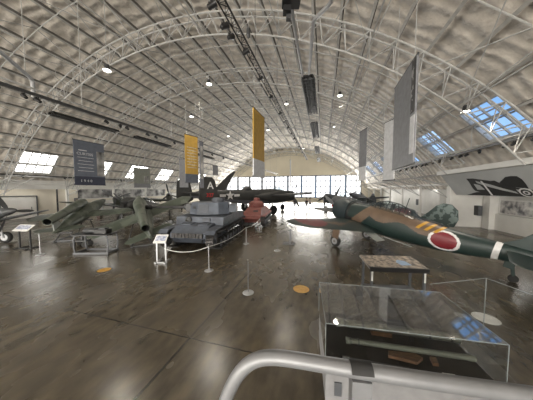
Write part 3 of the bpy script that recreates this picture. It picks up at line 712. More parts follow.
# canopy: windscreen frames and open glazing
cs = [(-.75, .62, .20, .06), (-1.05, .66, .27, .30), (-1.45, .67, .29, .42), (-2.0, .66, .28, .42), (-2.6, .60, .24, .30), (-3.15, .50, .14, .10)]
mb = MB(P); fuselage(mb, cs, 20, 3); can = mb.build('canopy_glazing', 'canopy', K, 60)
mb = MB(P)
for x in (-1.05, -1.3, -1.6, -1.9, -2.2, -2.5, -2.8):
    s = lerp_st(cs, x); mb.tube([(x, s[2]*1.02*math.cos(rad(a)), s[1]+s[3]*1.03*math.sin(rad(a))) for a in range(0, 181, 15)], .016, 5)
for a in (35, 90, 145):
    mb.tube([(s[0], s[2]*1.02*math.cos(rad(a)), s[1]+s[3]*1.03*math.sin(rad(a))) for s in cs], .014, 5)
mb.build('canopy_frame', 'cowl', K)
mb = MB(P); mb.box((-1.75, 0, .75), (.10, .34, .55), taper=.7); mb.box((-1.62, 0, .5), (.3, .34, .1)); mb.build('pilot_seat', 'darkgrey', K)
mb = MB(P); mb.tube([(-2.3, 0, .9), (-2.35, 0, 1.45)], .018, 6); mb.build('antenna_mast', 'kgreen', K)
mb = MB(P); mb.tube([(-3.3, 1.15, -.34), (-2.2, 1.15, -.36)], .02, 5); mb.add([(-1.5, .9, -.38), (-1.5, 1.6, -.36), (-2.15, 1.6, -.55), (-2.15, .9, -.58)], [(0, 1, 2, 3)]); mb.build('landing_flap', 'v1light', K)
for sd in (1, -1):
    c = (0.02, sd*1.5, -1.75+.30)
    mb = MB(P); mb.tube([(-.05, sd*1.55, -.38), (.0, sd*1.55, -1.05), (.02, sd*1.42, -1.42)], .05, 8); mb.tube([(.02, sd*1.38, -1.45), (.02, sd*1.62, -1.45)], .04, 8)
    lg = mb.build('landing_gear_leg', 'ktan', K)
    mb = MB(P); mb.box((-.02, sd*1.64, -.82), (.38, .03, .85), taper=1.15); mb.build('gear_door', 'ktan', lg, 0)
    mb = MB(P); wheel(mb, c, .30, .17); mb.build('wheel', 'rubber', lg)
    mb = MB(P); hub(mb, c, .30, .17); mb.build('wheel_hub', 'aluminium', lg)
mb = MB(P); mb.tube([(-5.75, 0, .05), (-5.88, 0, -.42)], .05, 8); mb.box((-5.72, 0, -.05), (.25, .1, .3)); tl = mb.build('tail_gear_leg', 'kgreen', K)
mb = MB(P); wheel(mb, (-5.9, 0, -.50), .125, .09); mb.build('wheel', 'rubber', tl)

# ------------------------------------------------------------ other fighters
def fighter(loc, hd, label, body, s=1.0, nb=3, pit=11, dih=.55, nose='inline', cowlm='darkgrey', tailm=None, spin='darkgrey', wingm=None, a0=.3, name='fighter_aircraft', cv=0, span=5.4, bl=1.5):
    r = empty(name, loc, hd, label, 'aircraft')
    P = Matrix.Scale(s, 4) @ pitch_about(rad(pit), 1.75)
    if nose == 'inline': st = [(2.1, .02, .20, .20), (1.6, .02, .34, .36), (.8, 0, .42, .50), (-.4, 0, .46, .58), (-1.4, .02, .46, .60), (-2.6, .05, .40, .52), (-4.2, .12, .28, .38), (-5.6, .22, .15, .25), (-6.8, .32, .03, .1)]
    else: st = [(1.4, 0, .50, .50), (1.25, 0, .62, .62), (.3, 0, .66, .66), (-.6, 0, .60, .66), (-1.6, .02, .52, .64), (-3, .08, .40, .5), (-4.6, .16, .26, .36), (-6, .28, .12, .22), (-6.8, .34, .03, .08)]
    mb = MB(P); fuselage(mb, st, 28, 4); mb.build('fuselage', body, r, 60)
    for sd in (1, -1):
        mb = MB(P); wingset(mb, .45, -1.85, -.1, -1.1, .2, span, -.42, -.42+dih, .13, 16, 8, .18, None, sd); mb.build('wing', wingm or body, r, 60)
        mb = MB(P); wingset(mb, -5.3, -6.4, -5.6, -6.3, .05, 1.9, .32, .34, .09, 8, 6, .2, None, sd); mb.build('tailplane', body, r, 60)
        mb = MB(P); mb.tube([(-.05, sd*1.45, -.38), (.02, sd*1.45, -1.42)], .06, 8); lg = mb.build('landing_gear_leg', 'aluminium', r)
        mb = MB(P); wheel(mb, (.02, sd*1.58, -1.40), .35, .2); mb.build('wheel', 'rubber', lg); mb = MB(P); hub(mb, (.02, sd*1.58, -1.40), .35, .2); mb.build('wheel_hub', 'aluminium', lg)
    mb = MB(P); fin(mb, [(-5.2, .42), (-5.6, 1.0), (-5.9, 1.5), (-6.2, 1.72), (-6.6, 1.74), (-6.95, 1.45), (-7.1, .9), (-7.0, .40), (-6.4, .30)], 0, .05); mb.build('fin', tailm or body, r)
    x = 2.1 if nose == 'inline' else 1.4
    mb = MB(P); mb.lathe([(.001, x+.55), (.1, x+.45), (.19, x+.2), (.23, x)], 'X', n=18); mb.build('spinner', spin, r)
    mb = MB(P); blades(mb, x+.15, nb, bl, .24, a0); mb.build('propeller', 'darkgrey', r)
    mb = MB(P); fuselage(mb, [(-.5, .5, .2, .06), (-.9, .55, .27, .36), (-1.6, .55, .28, .42), (-2.4, .5, .22, .28), (-3.0, .42, .1, .1)], 16, 3); mb.build('canopy', 'canopy', r)
    mb = MB(P); mb.box((-1.6, 0, .7), (.12, .3, .5), taper=.7); mb.build('pilot_seat', 'black', r)
    mb = MB(P); mb.tube([(-5.6, 0, .05), (-5.8, 0, -.5)], .05, 6); wheel(mb, (-5.8, 0, -.52), .13, .1); mb.build('tail_wheel', 'rubber', r)
    return r
M['slate2'] = mat('fighter_dark_slate', (.05, .055, .062), .5, col2=(.075, .08, .085), scale=2)
# plane just behind the green fighter
fighter(W(7.0, 17.9), WH(-.62, .78), 'dark fighter with blotched grey green tail, directly behind the green fighter', 'slate2', 1.0, 3, 11, .55, 'radial', tailm='camo2', a0=.5)
fighter(W(9.0, 27.5), WH(-.9, -.25), 'dark propeller fighter parked beyond the green fighter, nose to the left', 'slate2', 1.0, 4, 11, .5, 'radial', a0=.35)
fighter(W(16.5, 37), WH(-.75, -.6), 'distant grey fighter with raised propeller blades before the end windows', 'slate', 1.05, 3, 11, .6, 'inline', a0=1.0)
fighter(W(-15.0, 10.1), WH(.9, .1), 'dark fighter cut off by the left picture edge, nose to the right', 'slate2', .92, 3, 11, .5, 'inline', a0=.45, bl=1.3)
fighter(W(-17.5, 23.5), WH(.5, -.85), 'olive camouflaged fighter parked at left beyond the flying bombs', 'v1', 1.0, 3, 11, .55, 'inline', a0=.9)
fighter(W(-12.3, 18.5), WH(-.1, -1), 'dark fighter beyond the second flying bomb, partly behind the tank gun', 'olive', .95, 3, 11, .7, 'radial', a0=.9)
fighter(W(-15.3, 31.5), WH(.4, -.9), 'pale grey fighter parked beside the left wall mural', 'v1light', 1.1, 3, 11, .55, 'inline', a0=.2)
fighter(W(-2.8, 41), WH(.2, -.97), 'small distant fighter facing the camera before the end windows', 'slate', 1.1, 3, 11, .55, 'radial', a0=.6)

# ------------------------------------------------------------ bomber
B = empty('bomber_aircraft', W(-.75, 27.3), WH(.75, .66), 'large dark olive twin engined bomber with white star behind the tanks', 'aircraft')
bst = [(5.6, -.1, .25, .3), (5.1, -.05, .6, .65), (4.0, .1, .72, .95), (2.2, .15, .75, 1.05), (0, .15, .75, 1.0), (-3, .2, .68, .9), (-6, .35, .5, .7), (-8.6, .5, .28, .45), (-9.6, .55, .15, .25)]
P = Matrix.Translation((0, 0, 2.0))
mb = MB(P); fuselage(mb, bst, 28, 4, lambda x, y, z, s: 1 if z < s[1]-.45*s[3] else 0); mb.build('fuselage', ['olive', 'slate'], B, 60)
for sd in (1, -1):
    mb = MB(P); wingset(mb, 1.6, -1.4, .7, -.7, .5, 8.4, .25, .70, .15, 20, 8, .1, lambda x, y, z, u: 0 if u else 1, sd); mb.build('wing', ['olive', 'slate'], B, 60)
    mb = MB(P @ Matrix.Translation((0, sd*2.9, .25))); fuselage(mb, [(3.1, 0, .5, .5), (2.9, 0, .68, .68), (1.6, 0, .7, .72), (-.5, -.1, .6, .7), (-2.4, 0, .3, .35), (-3.4, .1, .05, .06)], 20, 3); nc = mb.build('engine_nacelle', 'olive', B, 60)
    mb = MB(P @ Matrix.Translation((0, sd*2.9, .25))); blades(mb, 3.25, 3, 1.9, .3, .4); mb.lathe([(.05, 3.5), (.16, 3.3), (.18, 3.1)], 'X', n=14); mb.build('propeller', 'darkgrey', nc)
    mb = MB(P); mb.tube([(-.6, sd*2.9, -.2), (-.6, sd*2.9, -1.5)], .1, 8); lg = mb.build('landing_gear_leg', 'aluminium', nc)
    mb = MB(P); wheel(mb, (-.6, sd*3.1, -1.42), .58, .35); mb.build('wheel', 'rubber', nc)
    mb = MB(P); wingset(mb, -8.2, -9.8, -8.4, -9.6, .1, 3.2, .75, .75, .1, 8, 6, .02, None, sd); mb.build('tailplane', 'olive', B, 60)
    mb = MB(P); fin(mb, [(-8.1, -.15), (-8.25, 1.0), (-8.45, 1.9), (-8.75, 2.25), (-9.6, 2.3), (-9.95, 2.05), (-10.05, .2), (-9.7, -.3), (-8.6, -.45)], sd*3.2, .07); fn_ = mb.build('tail_fin', 'olive', B, 0)
    if sd < 0:
        text_mesh('A', .95, 'kwhite', fn_, P @ Matrix.Translation((-8.95, -3.29, 1.45)) @ Matrix.Rotation(PI/2, 4, 'X'), bold=.01)
        text_mesh('327', .5, 'spinner', fn_, P @ Matrix.Translation((-9.0, -3.29, .55)) @ Matrix.Rotation(PI/2, 4, 'X'), bold=.01)
def star(m, parent, mtx, r=.5):
    pts = []
    for k in range(10):
        a = PI/2+k*PI/5; rr = r if k % 2 == 0 else r*.40; pts.append((rr*math.cos(a), rr*math.sin(a)))
    b = MB(mtx); b.add([(0, 0, .03)]+[(x, y, 0) for x, y in pts]+[(0, 0, -.01)], [(0, i+1, (i+1) % 10+1) for i in range(10)]+[(11, (i+1) % 10+1, i+1) for i in range(10)])
    return b.build('star_emblem', m, parent, 0)
star('kwhite', B, P @ Matrix.Translation((-5.2, -.62, .4)) @ Matrix.Rotation(PI/2, 4, 'X'), .62)
for x in (-.95, .95): MB(P @ Matrix.Translation((-5.2+x, -.61, .4))).box((0, 0, 0), (.75, .04, .28)).build('star_bar', 'kwhite', B, 0)
mb = MB(P); fuselage(mb, [(4.2, .95, .4, .05), (3.6, 1.0, .5, .4), (2.6, 1.0, .5, .42), (1.6, .95, .4, .1)], 16, 3); mb.build('cockpit_glazing', 'canopy', B)
mb = MB(P); fuselage(mb, [(-1.6, 1.0, .3, .1), (-2.0, 1.1, .42, .4), (-2.6, 1.1, .42, .4), (-3, 1.0, .3, .1)], 16, 3); mb.tube([(-2.4, .1, 1.3), (-3.6, .1, 1.45)], .03, 6); mb.build('gun_turret', 'darkgrey', B)
mb = MB(P); mb.tube([(4.2, 0, -.7), (4.2, 0, -1.6)], .08, 8); lg = mb.build('nose_gear_leg', 'aluminium', B)
mb = MB(P); wheel(mb, (4.2, 0, -1.55), .45, .25); mb.build('wheel', 'rubber', lg)
# folded-wing aircraft whose raised wing shows beside the tail fin
r_ = empty('carrier_aircraft', W(-9.5, 39.0), WH(.9, .2), 'dark aircraft with one wing folded upward behind bomber tail', 'aircraft')
P = Matrix.Translation((0, 0, 1.9)); mb = MB(P); fuselage(mb, [(2.6, 0, .5, .5), (1.8, 0, .7, .75), (0, 0, .7, .85), (-2.5, .1, .5, .65), (-5, .3, .2, .3), (-5.8, .35, .05, .1)], 20, 3); mb.build('fuselage', 'olive', r_)
mb = MB(P); mb.prism([(-1.3, 0), (.9, 0), (2.3, 2.7), (3.4, 4.6), (3.1, 4.75), (1.9, 3.9), (0, 1.9)], lambda u, v, t: Vector((u, t, v)), -1.2, -.95); mb.build('folded_wing', 'olive', r_, 0)
mb = MB(P); wingset(mb, .8, -1.4, .5, -.9, .3, 2.2, -.3, -.2, .14, 4, 6, .02, None, 1); wingset(mb, .8, -1.4, .5, -.9, .3, 1.3, -.3, -.2, .14, 4, 6, .02, None, -1); mb.build('inner_wing', 'olive', r_)
for sd in (1, -1):
    mb = MB(P); mb.tube([(.3, sd*1.2, -.3), (.3, sd*1.2, -1.5)], .08, 8); wheel(mb, (.3, sd*1.35, -1.52), .38, .22); mb.build('landing_gear_leg', 'rubber', r_)
mb = MB(P); mb.tube([(-5.4, 0, .1), (-5.5, 0, -1.8)], .05, 6); wheel(mb, (-5.5, 0, -1.75), .15, .1); mb.build('tail_wheel', 'rubber', r_)

# ------------------------------------------------------------ tanks
def loop_path(pts, step):
    pts = [Vector(p) for p in pts]; out = []; L = [0]
    for a, b in zip(pts, pts[1:]+pts[:1]): L.append(L[-1]+(b-a).length)
    n = int(round(L[-1]/step)); st = L[-1]/n; i = 0; cl = pts+pts[:1]
    for k in range(n):
        s = k*st
        while L[i+1] < s: i += 1
        t = (s-L[i])/(L[i+1]-L[i]); out.append((cl[i].lerp(cl[i+1], t), (cl[i+1]-cl[i]).normalized()))
    return out
def circ(cx, cz, r, a0, a1, n=8): return [(cx+r*math.cos(rad(a0+(a1-a0)*k/n)), cz+r*math.sin(rad(a0+(a1-a0)*k/n))) for k in range(n+1)]
def make_track(path, y, w, step, th=.045):
    mb = MB()
    for p, t in loop_path([(x, z) for x, z in path], step):
        a = math.atan2(t.y, t.x); mb.box((p.x, y, p.y), (step*.84, w, th), ry=-a)
        mb.box((p.x-.0*t.y, y, p.y), (step*.3, w*.86, th*2.2), ry=-a)
    return mb
def tank_wheel(parent, x, y, z, r, w, m1='wheelgrey', m2='rubber', name='road_wheel', spokes=0):
    mb = MB(); mb.lathe([(r*.82, -w/2), (r, -w/2+.01), (r, w/2-.01), (r*.82, w/2)], 'Y', (x, y, z), 24); mb2 = MB(); mb2.lathe([(r*.80, -w/2-.005), (r*.80, -w*.3), (r*.3, -w*.35), (r*.28, -w/2-.03), (r*.28, w/2+.03), (r*.3, w*.35), (r*.80, w*.3), (r*.80, w/2+.005)], 'Y', (x, y, z), 24)
    for k in range(spokes): a = 2*PI*k/spokes; mb2.box((x+r*.55*math.cos(a), y, z+r*.55*math.sin(a)), (r*.1, w+.03, r*.1))
    o = mb.build(name, m2, parent); mb2.build('wheel_disc', m1, o); return o
T = empty('battle_tank', W(-3.45, 12.35), WH(-.145, -.99), 'grey medium tank with long gun barrel turned to the left', 'tank')
# local: +X forward, Y left
mb = MB(); prof = [(-2.75, .75), (-2.55, .45), (2.35, .40), (2.75, .72), (2.75, .98), (2.35, 1.16), (-2.6, 1.16)]
mb.prism(prof, lambda u, v, t: Vector((u, t, v)), -.92, .92); hull = mb.build('lower_hull', 'tankgrey', T, 0)
mb = MB(); mb.prism([(1.54, 1.16), (1.48, 1.60), (-1.1, 1.66), (-2.5, 1.55), (-2.75, 1.16)], lambda u, v, t: Vector((u, t, v)), -1.36, 1.36); sup = mb.build('superstructure', 'tankgrey', T, 0)
mb = MB(); mb.prism([(2.4, 1.14), (1.35, 1.17), (1.35, 1.30), (2.2, 1.24)], lambda u, v, t: Vector((u, t, v)), -.9, .9); mb.build('glacis_plate', 'tankgrey', T, 0)
for y in (-.45, .45): MB().box((1.85, y, 1.29), (.5, .5, .04), rx=0, ry=rad(5)).build('hull_hatch', 'tankgrey', T, 0)
MB().lathe([(.19, 0), (.17, .08), (.09, .13), (.05, .14)], 'X', (1.50, -.62, 1.43), 18).tube([(1.6, -.62, 1.43), (1.9, -.62, 1.43)], .022, 8).build('machine_gun_mount', 'darkgrey', T).rotation_euler = (0, 0, 0)
MB().box((1.54, .42, 1.45), (.09, .42, .15)).box((1.60, .42, 1.45), (.03, .30, .05)).build('driver_visor', 'wheelgrey', T, 0)
MB().lathe([(.09, -.06), (.1, 0), (.09, .05), (.02, .06)], 'X', (2.2, -1.2, 1.42), 14).tube([(2.2, -1.2, 1.32), (2.2, -1.2, 1.22)], .02, 6).build('headlamp', 'darkgrey', T)
for k in range(9): MB().box((2.79, -.72+.18*k, .86), (.07, .15, .22), ry=rad(-2)).build('spare_track_link', 'track', T, 0)
for y in (-.8, .8): MB().lathe([(.06, -.03), (.1, 0), (.06, .03)], 'Y', (2.82, y, .62), 12).build('tow_hook', 'darkgrey', T)
for sd in (-1, 1):
    y = sd*1.2
    mb = MB(); mb.prism([(2.95, .98), (2.75, 1.13), (2.35, 1.17), (-2.75, 1.17), (-3.0, 1.0), (-3.0, .97), (-2.74, 1.13), (2.34, 1.13), (2.72, 1.09), (2.92, .95)], lambda u, v, t: Vector((u, t, v)), y-.24, y+.24); mb.build('fender', 'tankgrey', T, 0)
    path = circ(2.55, .62, .36, -60, 100, 8)+[(1.6, .93), (.6, .92), (-.6, .92), (-1.6, .93)]+circ(-2.55, .60, .33, 85, 245, 8)+[(-2.0, .04), (0, .03), (1.9, .04)]
    tr = make_track(path, y, .38, .125).build('track', 'track', T, 0)
    for k in range(8): tank_wheel(T, -1.98+.535*k, y, .30, .235, .26)
    tank_wheel(T, 2.55, y, .62, .30, .24, m2='track', name='drive_sprocket', spokes=6); tank_wheel(T, -2.55, y, .60, .27, .22, m2='track', name='idler_wheel', spokes=7)
    for x in (-1.6, -.6, .6, 1.6): tank_wheel(T, x, y, .80, .115, .22, name='return_roller')
    mb = MB(); mb.box((-.6, sd*1.3, 1.25), (.9, .12, .12)).box((.4, sd*1.3, 1.24), (.5, .2, .13)).tube([(-2.1, sd*1.3, 1.24), (-1.2, sd*1.3, 1.24)], .04, 6); mb.build('stowage', 'wheelgrey', T, 0)
# turret, turned about 55 degrees
TG = WH(-.93, -.05)-WH(-.145, -.99)
tm = Matrix.Translation((.15, 0, 1.68)) @ Matrix.Rotation(TG, 4, 'Z')
tp = [(1.05, -.55), (1.05, .55), (.55, .88), (-.7, .88), (-1.25, .55), (-1.25, -.55), (-.7, -.88), (.55, -.88)]
mb = MB(tm); mb.loft([[Vector((x*1.0, y*1.0, 0)) for x, y in tp], [Vector((x*.9-.02, y*.84, .68)) for x, y in tp]]); mb.lathe([(.95, -.02), (.95, .03)], 'Z', n=28)
tur = mb.build('turret', 'tankgrey', T, 20)
MB(tm).box((-1.45, 0, .33), (.42, 1.35, .45), taper=.9).build('stowage_bin', 'tankgrey', T, 0)
mb = MB(tm @ Matrix.Translation((1.05, 0, .36))); mb.box((.08, 0, 0), (.26, .95, .44)); mb.lathe([(.17, .1), (.16, .45), (.11, .5)], 'X', n=16); mb.build('gun_mantlet', 'darkgrey', T, 20)
mb = MB(tm @ Matrix.Translation((1.5, 0, .36))); mb.lathe([(.105, 0), (.10, .6), (.08, .62), (.065, 1.95)], 'X', n=14); gb = mb.build('gun_barrel', 'black', T)
mb = MB(tm @ Matrix.Translation((3.4, 0, .36))); mb.lathe([(.08, 0), (.14, .05), (.14, .16), (.08, .18), (.08, .22), (.14, .24), (.14, .36), (.07, .40)], 'X', n=14); mb.build('muzzle_brake', 'black', gb)
mb = MB(tm @ Matrix.Translation((-.55, 0, .66))); mb.lathe([(.40, 0), (.38, .1), (.36, .24), (.30, .27), (.05, .28)], 'Z', n=20)
for k in range(5): a = 2*PI*k/5; mb.box((.39*math.cos(a), .39*math.sin(a), .15), (.05, .2, .09), rz=a)
mb.build('cupola', 'wheelgrey', T, 30)
for sd in (-1, 1):
    MB(tm).box((.15, sd*.82, .33), (.52, .04, .44), rx=rad(11*sd)).build('turret_side_hatch', 'wheelgrey', T, 0)
    MB(tm).box((.72, sd*.68, .38), (.22, .03, .14), rz=rad(-32*sd), rx=rad(10*sd)).build('vision_port', 'darkgrey', T, 0)
MB().tube([(-1.6, 1.2, 1.3), (-1.6, 1.2, 2.6)], .012, 5).build('antenna', 'black', T)

R_ = empty('light_tank', W(-.95, 18.2), WH(-.14, -.99), 'small red primer tank with rounded turret parked behind the grey tank', 'tank')
mb = MB(); mb.prism([(-2.3, .8), (-2.1, .4), (1.9, .4), (2.3, .75), (2.2, .98), (-2.3, 1.0)], lambda u, v, t: Vector((u, t, v)), -.75, .75); mb.build('lower_hull', 'red_tank', R_, 0)
mb = MB(); mb.loft([[Vector(p) for p in ((2.1, -.8, .95), (2.1, .8, .95), (-2.2, 1.1, .95), (-2.2, -1.1, .95))], [Vector(p) for p in ((.9, -.62, 1.5), (.9, .62, 1.5), (-1.7, .7, 1.5), (-1.7, -.7, 1.5))]]); mb.build('superstructure', 'red_tank', R_, 0)
mb = MB(Matrix.Translation((-.2, 0, 1.5))); mb.lathe([(.70, 0), (.72, .12), (.66, .38), (.5, .52), (.30, .56)], 'Z', n=24); mb.build('turret', 'red_tank', R_)
mb = MB(Matrix.Translation((-.35, 0, 2.05))); mb.lathe([(.30, 0), (.29, .2), (.22, .28), (.04, .3)], 'Z', n=18); mb.build('cupola', 'red_tank', R_)
mb = MB(Matrix.Translation((.4, 0, 1.78))); mb.lathe([(.16, 0), (.14, .18), (.05, .22), (.035, .8)], 'X', n=14); mb.build('gun_barrel', 'red_tank', R_)
MB().box((1.45, .25, 1.28), (.1, .4, .12), ry=rad(-25)).build('driver_visor', 'darkgrey', R_, 0)
for sd in (-1, 1):
    y = sd*.98
    path = circ(1.95, .58, .34, -60, 100, 7)+[(.6, .86), (-.6, .86)]+circ(-1.95, .56, .32, 85, 245, 7)+[(-1.4, .04), (1.4, .04)]
    make_track(path, y, .32, .11).build('track', 'track', R_, 0)
    for k in range(5): tank_wheel(R_, -1.3+.65*k, y, .34, .28, .2)
    tank_wheel(R_, 1.95, y, .58, .27, .18, m2='track', name='drive_sprocket'); tank_wheel(R_, -1.95, y, .56, .25, .18, m2='track', name='idler_wheel')
    MB().box((0, sd*.98, .96), (4.4, .4, .03)).build('fender', 'red_tank', R_, 0)
# third armoured vehicle part: dark wheel behind
r_ = empty('floor_barrier', W(-.28, 17.1), WH(.34, .94), 'long low white floor barrier beside the red tank', 'barrier')
MB().tube([(-1.7, 0, .22), (1.7, 0, .22)], .05, 8).build('rail', 'whiteplastic', r_)
for x in (-1.6, 0, 1.6): MB().box((x, 0, .1), (.06, .12, .2)).build('foot', 'grey', r_, 0)

# ------------------------------------------------------------ flying bombs
def flying_bomb(loc, rz, pit, roll, label, m='v1'):
    # local: origin at pulse-jet exhaust, +X toward nose
    r = empty('flying_bomb', (loc[0], loc[1], 0), rz, label, 'flying bomb')
    P = Matrix.Translation((0, 0, loc[2])) @ Matrix.Rotation(-pit, 4, 'Y') @ Matrix.Rotation(roll, 4, 'X')
    mb = MB(P); mb.lathe([(.17, .01), (.20, 0), (.205, .1), (.21, 1.6), (.27, 2.3), (.29, 2.9), (.285, 3.3), (.24, 3.55), (.20, 3.56)], 'X', n=26, cap=False); mb.build('pulse_jet_tube', m, r, 50)
    mb = MB(P); mb.lathe([(.165, .0), (.165, 3.4)], 'X', n=20, cap=True); mb2 = MB(P); mb.v = []; mb.f = []; mb.mi = []
    mb.lathe([(.185, .005), (.17, .3), (.16, 1.2), (.001, 1.25)], 'X', n=22, cap=False); mb.build('exhaust_liner', 'blackmatte', r)
    mb = MB(P); fuselage(mb, [(6.6, -.72, .02, .02), (6.2, -.72, .16, .16), (5.2, -.72, .33, .33), (4.0, -.72, .41, .41), (2.5, -.72, .41, .41), (1.2, -.72, .27, .27), (.3, -.72, .12, .12), (.1, -.72, .04, .04)], 24, 4, power=2); mb.build('fuselage', m, r, 60)
    for sd in (1, -1):
        mb = MB(P); wingset(mb, 3.8, 2.5, 3.7, 2.55, .3, 3.0, -.75, -.75, .13, 6, 8, .03, None, sd); mb.build('wing', m, r, 60)
        mb = MB(P); wingset(mb, 1.05, .35, 1.0, .38, .1, 1.2, -.72, -.72, .1, 4, 6, .05, None, sd); mb.build('tailplane', m, r, 60)
    mb = MB(P); fin(mb, [(.25, -.68), (.95, -.66), (.7, -.18), (.3, -.18)], 0, .03); mb.build('tail_fin', 'v1light', r, 0)
    mb = MB(P); fin(mb, [(3.0, -.38), (3.45, -.38), (3.3, -.15), (3.0, -.15)], 0, .04); mb.build('engine_pylon', m, r, 0)
    return r, P
def stand(parent_loc, rz, label, h1, h2, x1=1.4, x2=3.6):
    r = empty('exhibit_stand', (parent_loc[0], parent_loc[1], 0), rz, label, 'stand')
    for x, h in ((x1, h1), (x2, h2)):
        for sd in (-1, 1): MB().tube([(x, sd*.5, .04), (x, sd*.22, h)], .035, 6).build('leg', 'black', r)
        MB().box((x, 0, h), (.12, .7, .07)).build('cradle', 'black', r, 0)
    f = MB()
    for sd in (-1, 1): f.box(((x1+x2)/2, sd*.5, .04), (x2-x1+.3, .06, .06))
    for x in (x1, x2): f.box((x, 0, .04), (.06, 1.1, .06))
    f.build('base_frame', 'grey', r, 0); return r
p1 = W(-11.6, 10.5, 1.38); rz1 = WH(-.30, .95)
b1, PP = flying_bomb(p1, rz1, rad(14), rad(-4), 'camouflaged flying bomb at far left, black exhaust opening toward camera'); stand(p1, rz1, 'black trestle stand under the far left flying bomb', .52, .98, 1.4, 3.7)
p2 = W(-5.85, 9.6, 1.22); rz2 = WH(-.60, .78)
b2, PP = flying_bomb(p2, rz2, rad(18), rad(-22), 'camouflaged flying bomb beside the grey tank, exhaust toward camera'); stand(p2, rz2, 'black trestle stand under the flying bomb beside the grey tank', .55, 1.15, 1.5, 3.6)

# wheeled bomb dolly left
r_ = empty('wheel_dolly', W(-10.1, 10.8), .3, 'small dark wheel dolly under the far left flying bomb', 'dolly')
mb = MB(); mb.box((0, 0, .32), (.7, .35, .08)); mb.tube([(0, 0, .32), (.1, 0, .72)], .05, 8); mb.build('frame', 'darkgrey', r_, 0)
for x in (-.3, .3):
    for y in (-.2, .2): mb = MB(); wheel(mb, (x, y, .14), .14, .08); mb.build('wheel', 'rubber', r_)

# bent-leg exhibit table at left with engine block
r_ = empty('exhibit_table', W(-8.4, 9.75), TH+.02, 'grey exhibit table with bent tubular legs, left foreground', 'table')
for x in (-.8, .8):
    for y in (-.32, .32):
        MB().tube([(x*.93, y, .03), (x, y, .3), (x, y, .7), (x*.93, y, .86), (x*.8, y, .9)], .035, 8).build('leg', 'grey', r_)
MB().box((0, 0, .92), (1.7, .78, .05)).build('tabletop', 'black', r_, 0)
f = MB()
for y in (-.34, .34): f.box((0, y, .05), (1.66, .07, .09))
for x in (-.78, .78): f.box((x, 0, .05), (.07, .7, .09))
f.build('base_frame', 'grey', r_, 0)
e = empty('engine_part', W(-8.1, 9.75, .945), TH, 'dark boxy engine part lying on the bent leg exhibit table', 'engine part')
MB().box((.05, 0, .11), (.62, .4, .22), bev=.03).build('casting', 'black', e, 0); MB().lathe([(.1, -.36), (.13, -.3), (.13, .25), (.1, .3)], 'X', (-.5, 0, .13), 14).build('cylinder_barrel', 'darkgrey', e)
MB().box((.1, 0, .25), (.3, .25, .06)).build('cover_plate', 'darkgrey', e, 0)

# sign stands
def sign_stand(loc, rz, label, w=.62, h=1.05, m='photo', base=.7, face='aluminium'):
    r = empty('sign_stand', loc, rz, label, 'sign stand')
    for x in (-w*.36, w*.36): MB().box((x, .0, h*.47), (.06, .06, h*.94)).build('leg', face, r, 0)
    f = MB().box((0, -.08, .03), (w*1.05, .07, .05))
    for x in (-w*.36, w*.36): f.box((x, .08, .03), (.07, base*.75, .05))
    f.build('base', face, r, 0)
    MB().box((0, -.02, h), (w, .44, .03), rx=rad(38)).build('sign_panel', 'whiteplastic', r, 0)
    MB(Matrix.Translation((0, -.033, h+.018)) @ Matrix.Rotation(rad(38), 4, 'X')).box((0, .02, 0), (w*.82, .26, .012)).build('printed_sheet', m, r, 0)
    return r
M['blueprint'] = mat('sign_print_blue', (.55, .58, .66), .5, col2=(.15, .18, .3), scale=12)
sign_stand(W(-12.65, 10.35), TH-.1, 'dark sign stand with slanted information panel, far left foreground', .9, 1.1, 'blueprint', .9, 'darkgrey')
sign_stand(W(-4.45, 8.35), TH+.05, 'small white sign stand at the front left corner of grey tank', .5, 1.02, 'blueprint')
sign_stand(W(1.36, 11.3), TH+1.35, 'grey sign stand seen edge on beneath the green fighter wing tip', .5, .95, 'photo', .9, 'grey')

# stanchions with cords
sts = [(-10.8, 9.4, 'slim barrier post at far left near the information sign', 0), (-2.2, 7.5, 'slim barrier post in front of the grey tank track', 0), (-1.16, 11.3, 'slim barrier post beside the grey tank rear track', 0), (-.55, 5.86, 'slim barrier post nearest camera, on the open floor', 0), (.55, 10.0, 'slim barrier post alone between the tanks and green wing', 0)]
for i, (x, y, lb, d) in enumerate(sts):
    r_ = empty('barrier_post', W(x, y), 0, lb, 'barrier post', 'barrier posts')
    MB().lathe([(.17, 0), (.17, .012), (.05, .03), (.02, .035)], 'Z', n=20).build('base', 'aluminium', r_)
    MB().tube([(0, 0, .03), (0, 0, .98)], .012 if i in (3, 4) else .018, 8).build('post', 'aluminium' if i not in (3, 4) else 'grey', r_)
    MB().lathe([(.022, .97), (.026, 1.0), (.01, 1.02)], 'Z', n=10).build('cap', 'chrome', r_)
def cord(a, b, za, zb, sag, lb):
    A = W(*a); Bq = W(*b); o = Vector((A.x, A.y, 0)); pts = []
    for k in range(17):
        t = k/16; p = A.lerp(Bq, t)-o; pts.append((p.x, p.y, za+(zb-za)*t-sag*4*t*(1-t)))
    m = MB().tube(pts, .011, 6).build('rope', 'whiteplastic'); m.location = o; tag(m, lb, 'rope', 'barrier ropes')
cord((-4.3, 8.3), (-2.2, 7.5), .62, .93, .18, 'pale rope hanging across the front of the grey tank')
cord((-2.2, 7.5), (-1.16, 11.3), .93, .95, .14, 'pale rope hanging along the side track of grey tank')
cord((-1.16, 11.3), (-.5, 14.5), .95, .95, .14, 'pale rope running from tank rear toward the red tank')
r_ = empty('barrier_post', W(-.5, 14.5), 0, 'slim barrier post in front of the red tank', 'barrier post', 'barrier posts')
MB().lathe([(.17, 0), (.17, .012), (.05, .03), (.02, .035)], 'Z', n=20).build('base', 'aluminium', r_); MB().tube([(0, 0, .03), (0, 0, .98)], .018, 8).build('post', 'aluminium', r_)

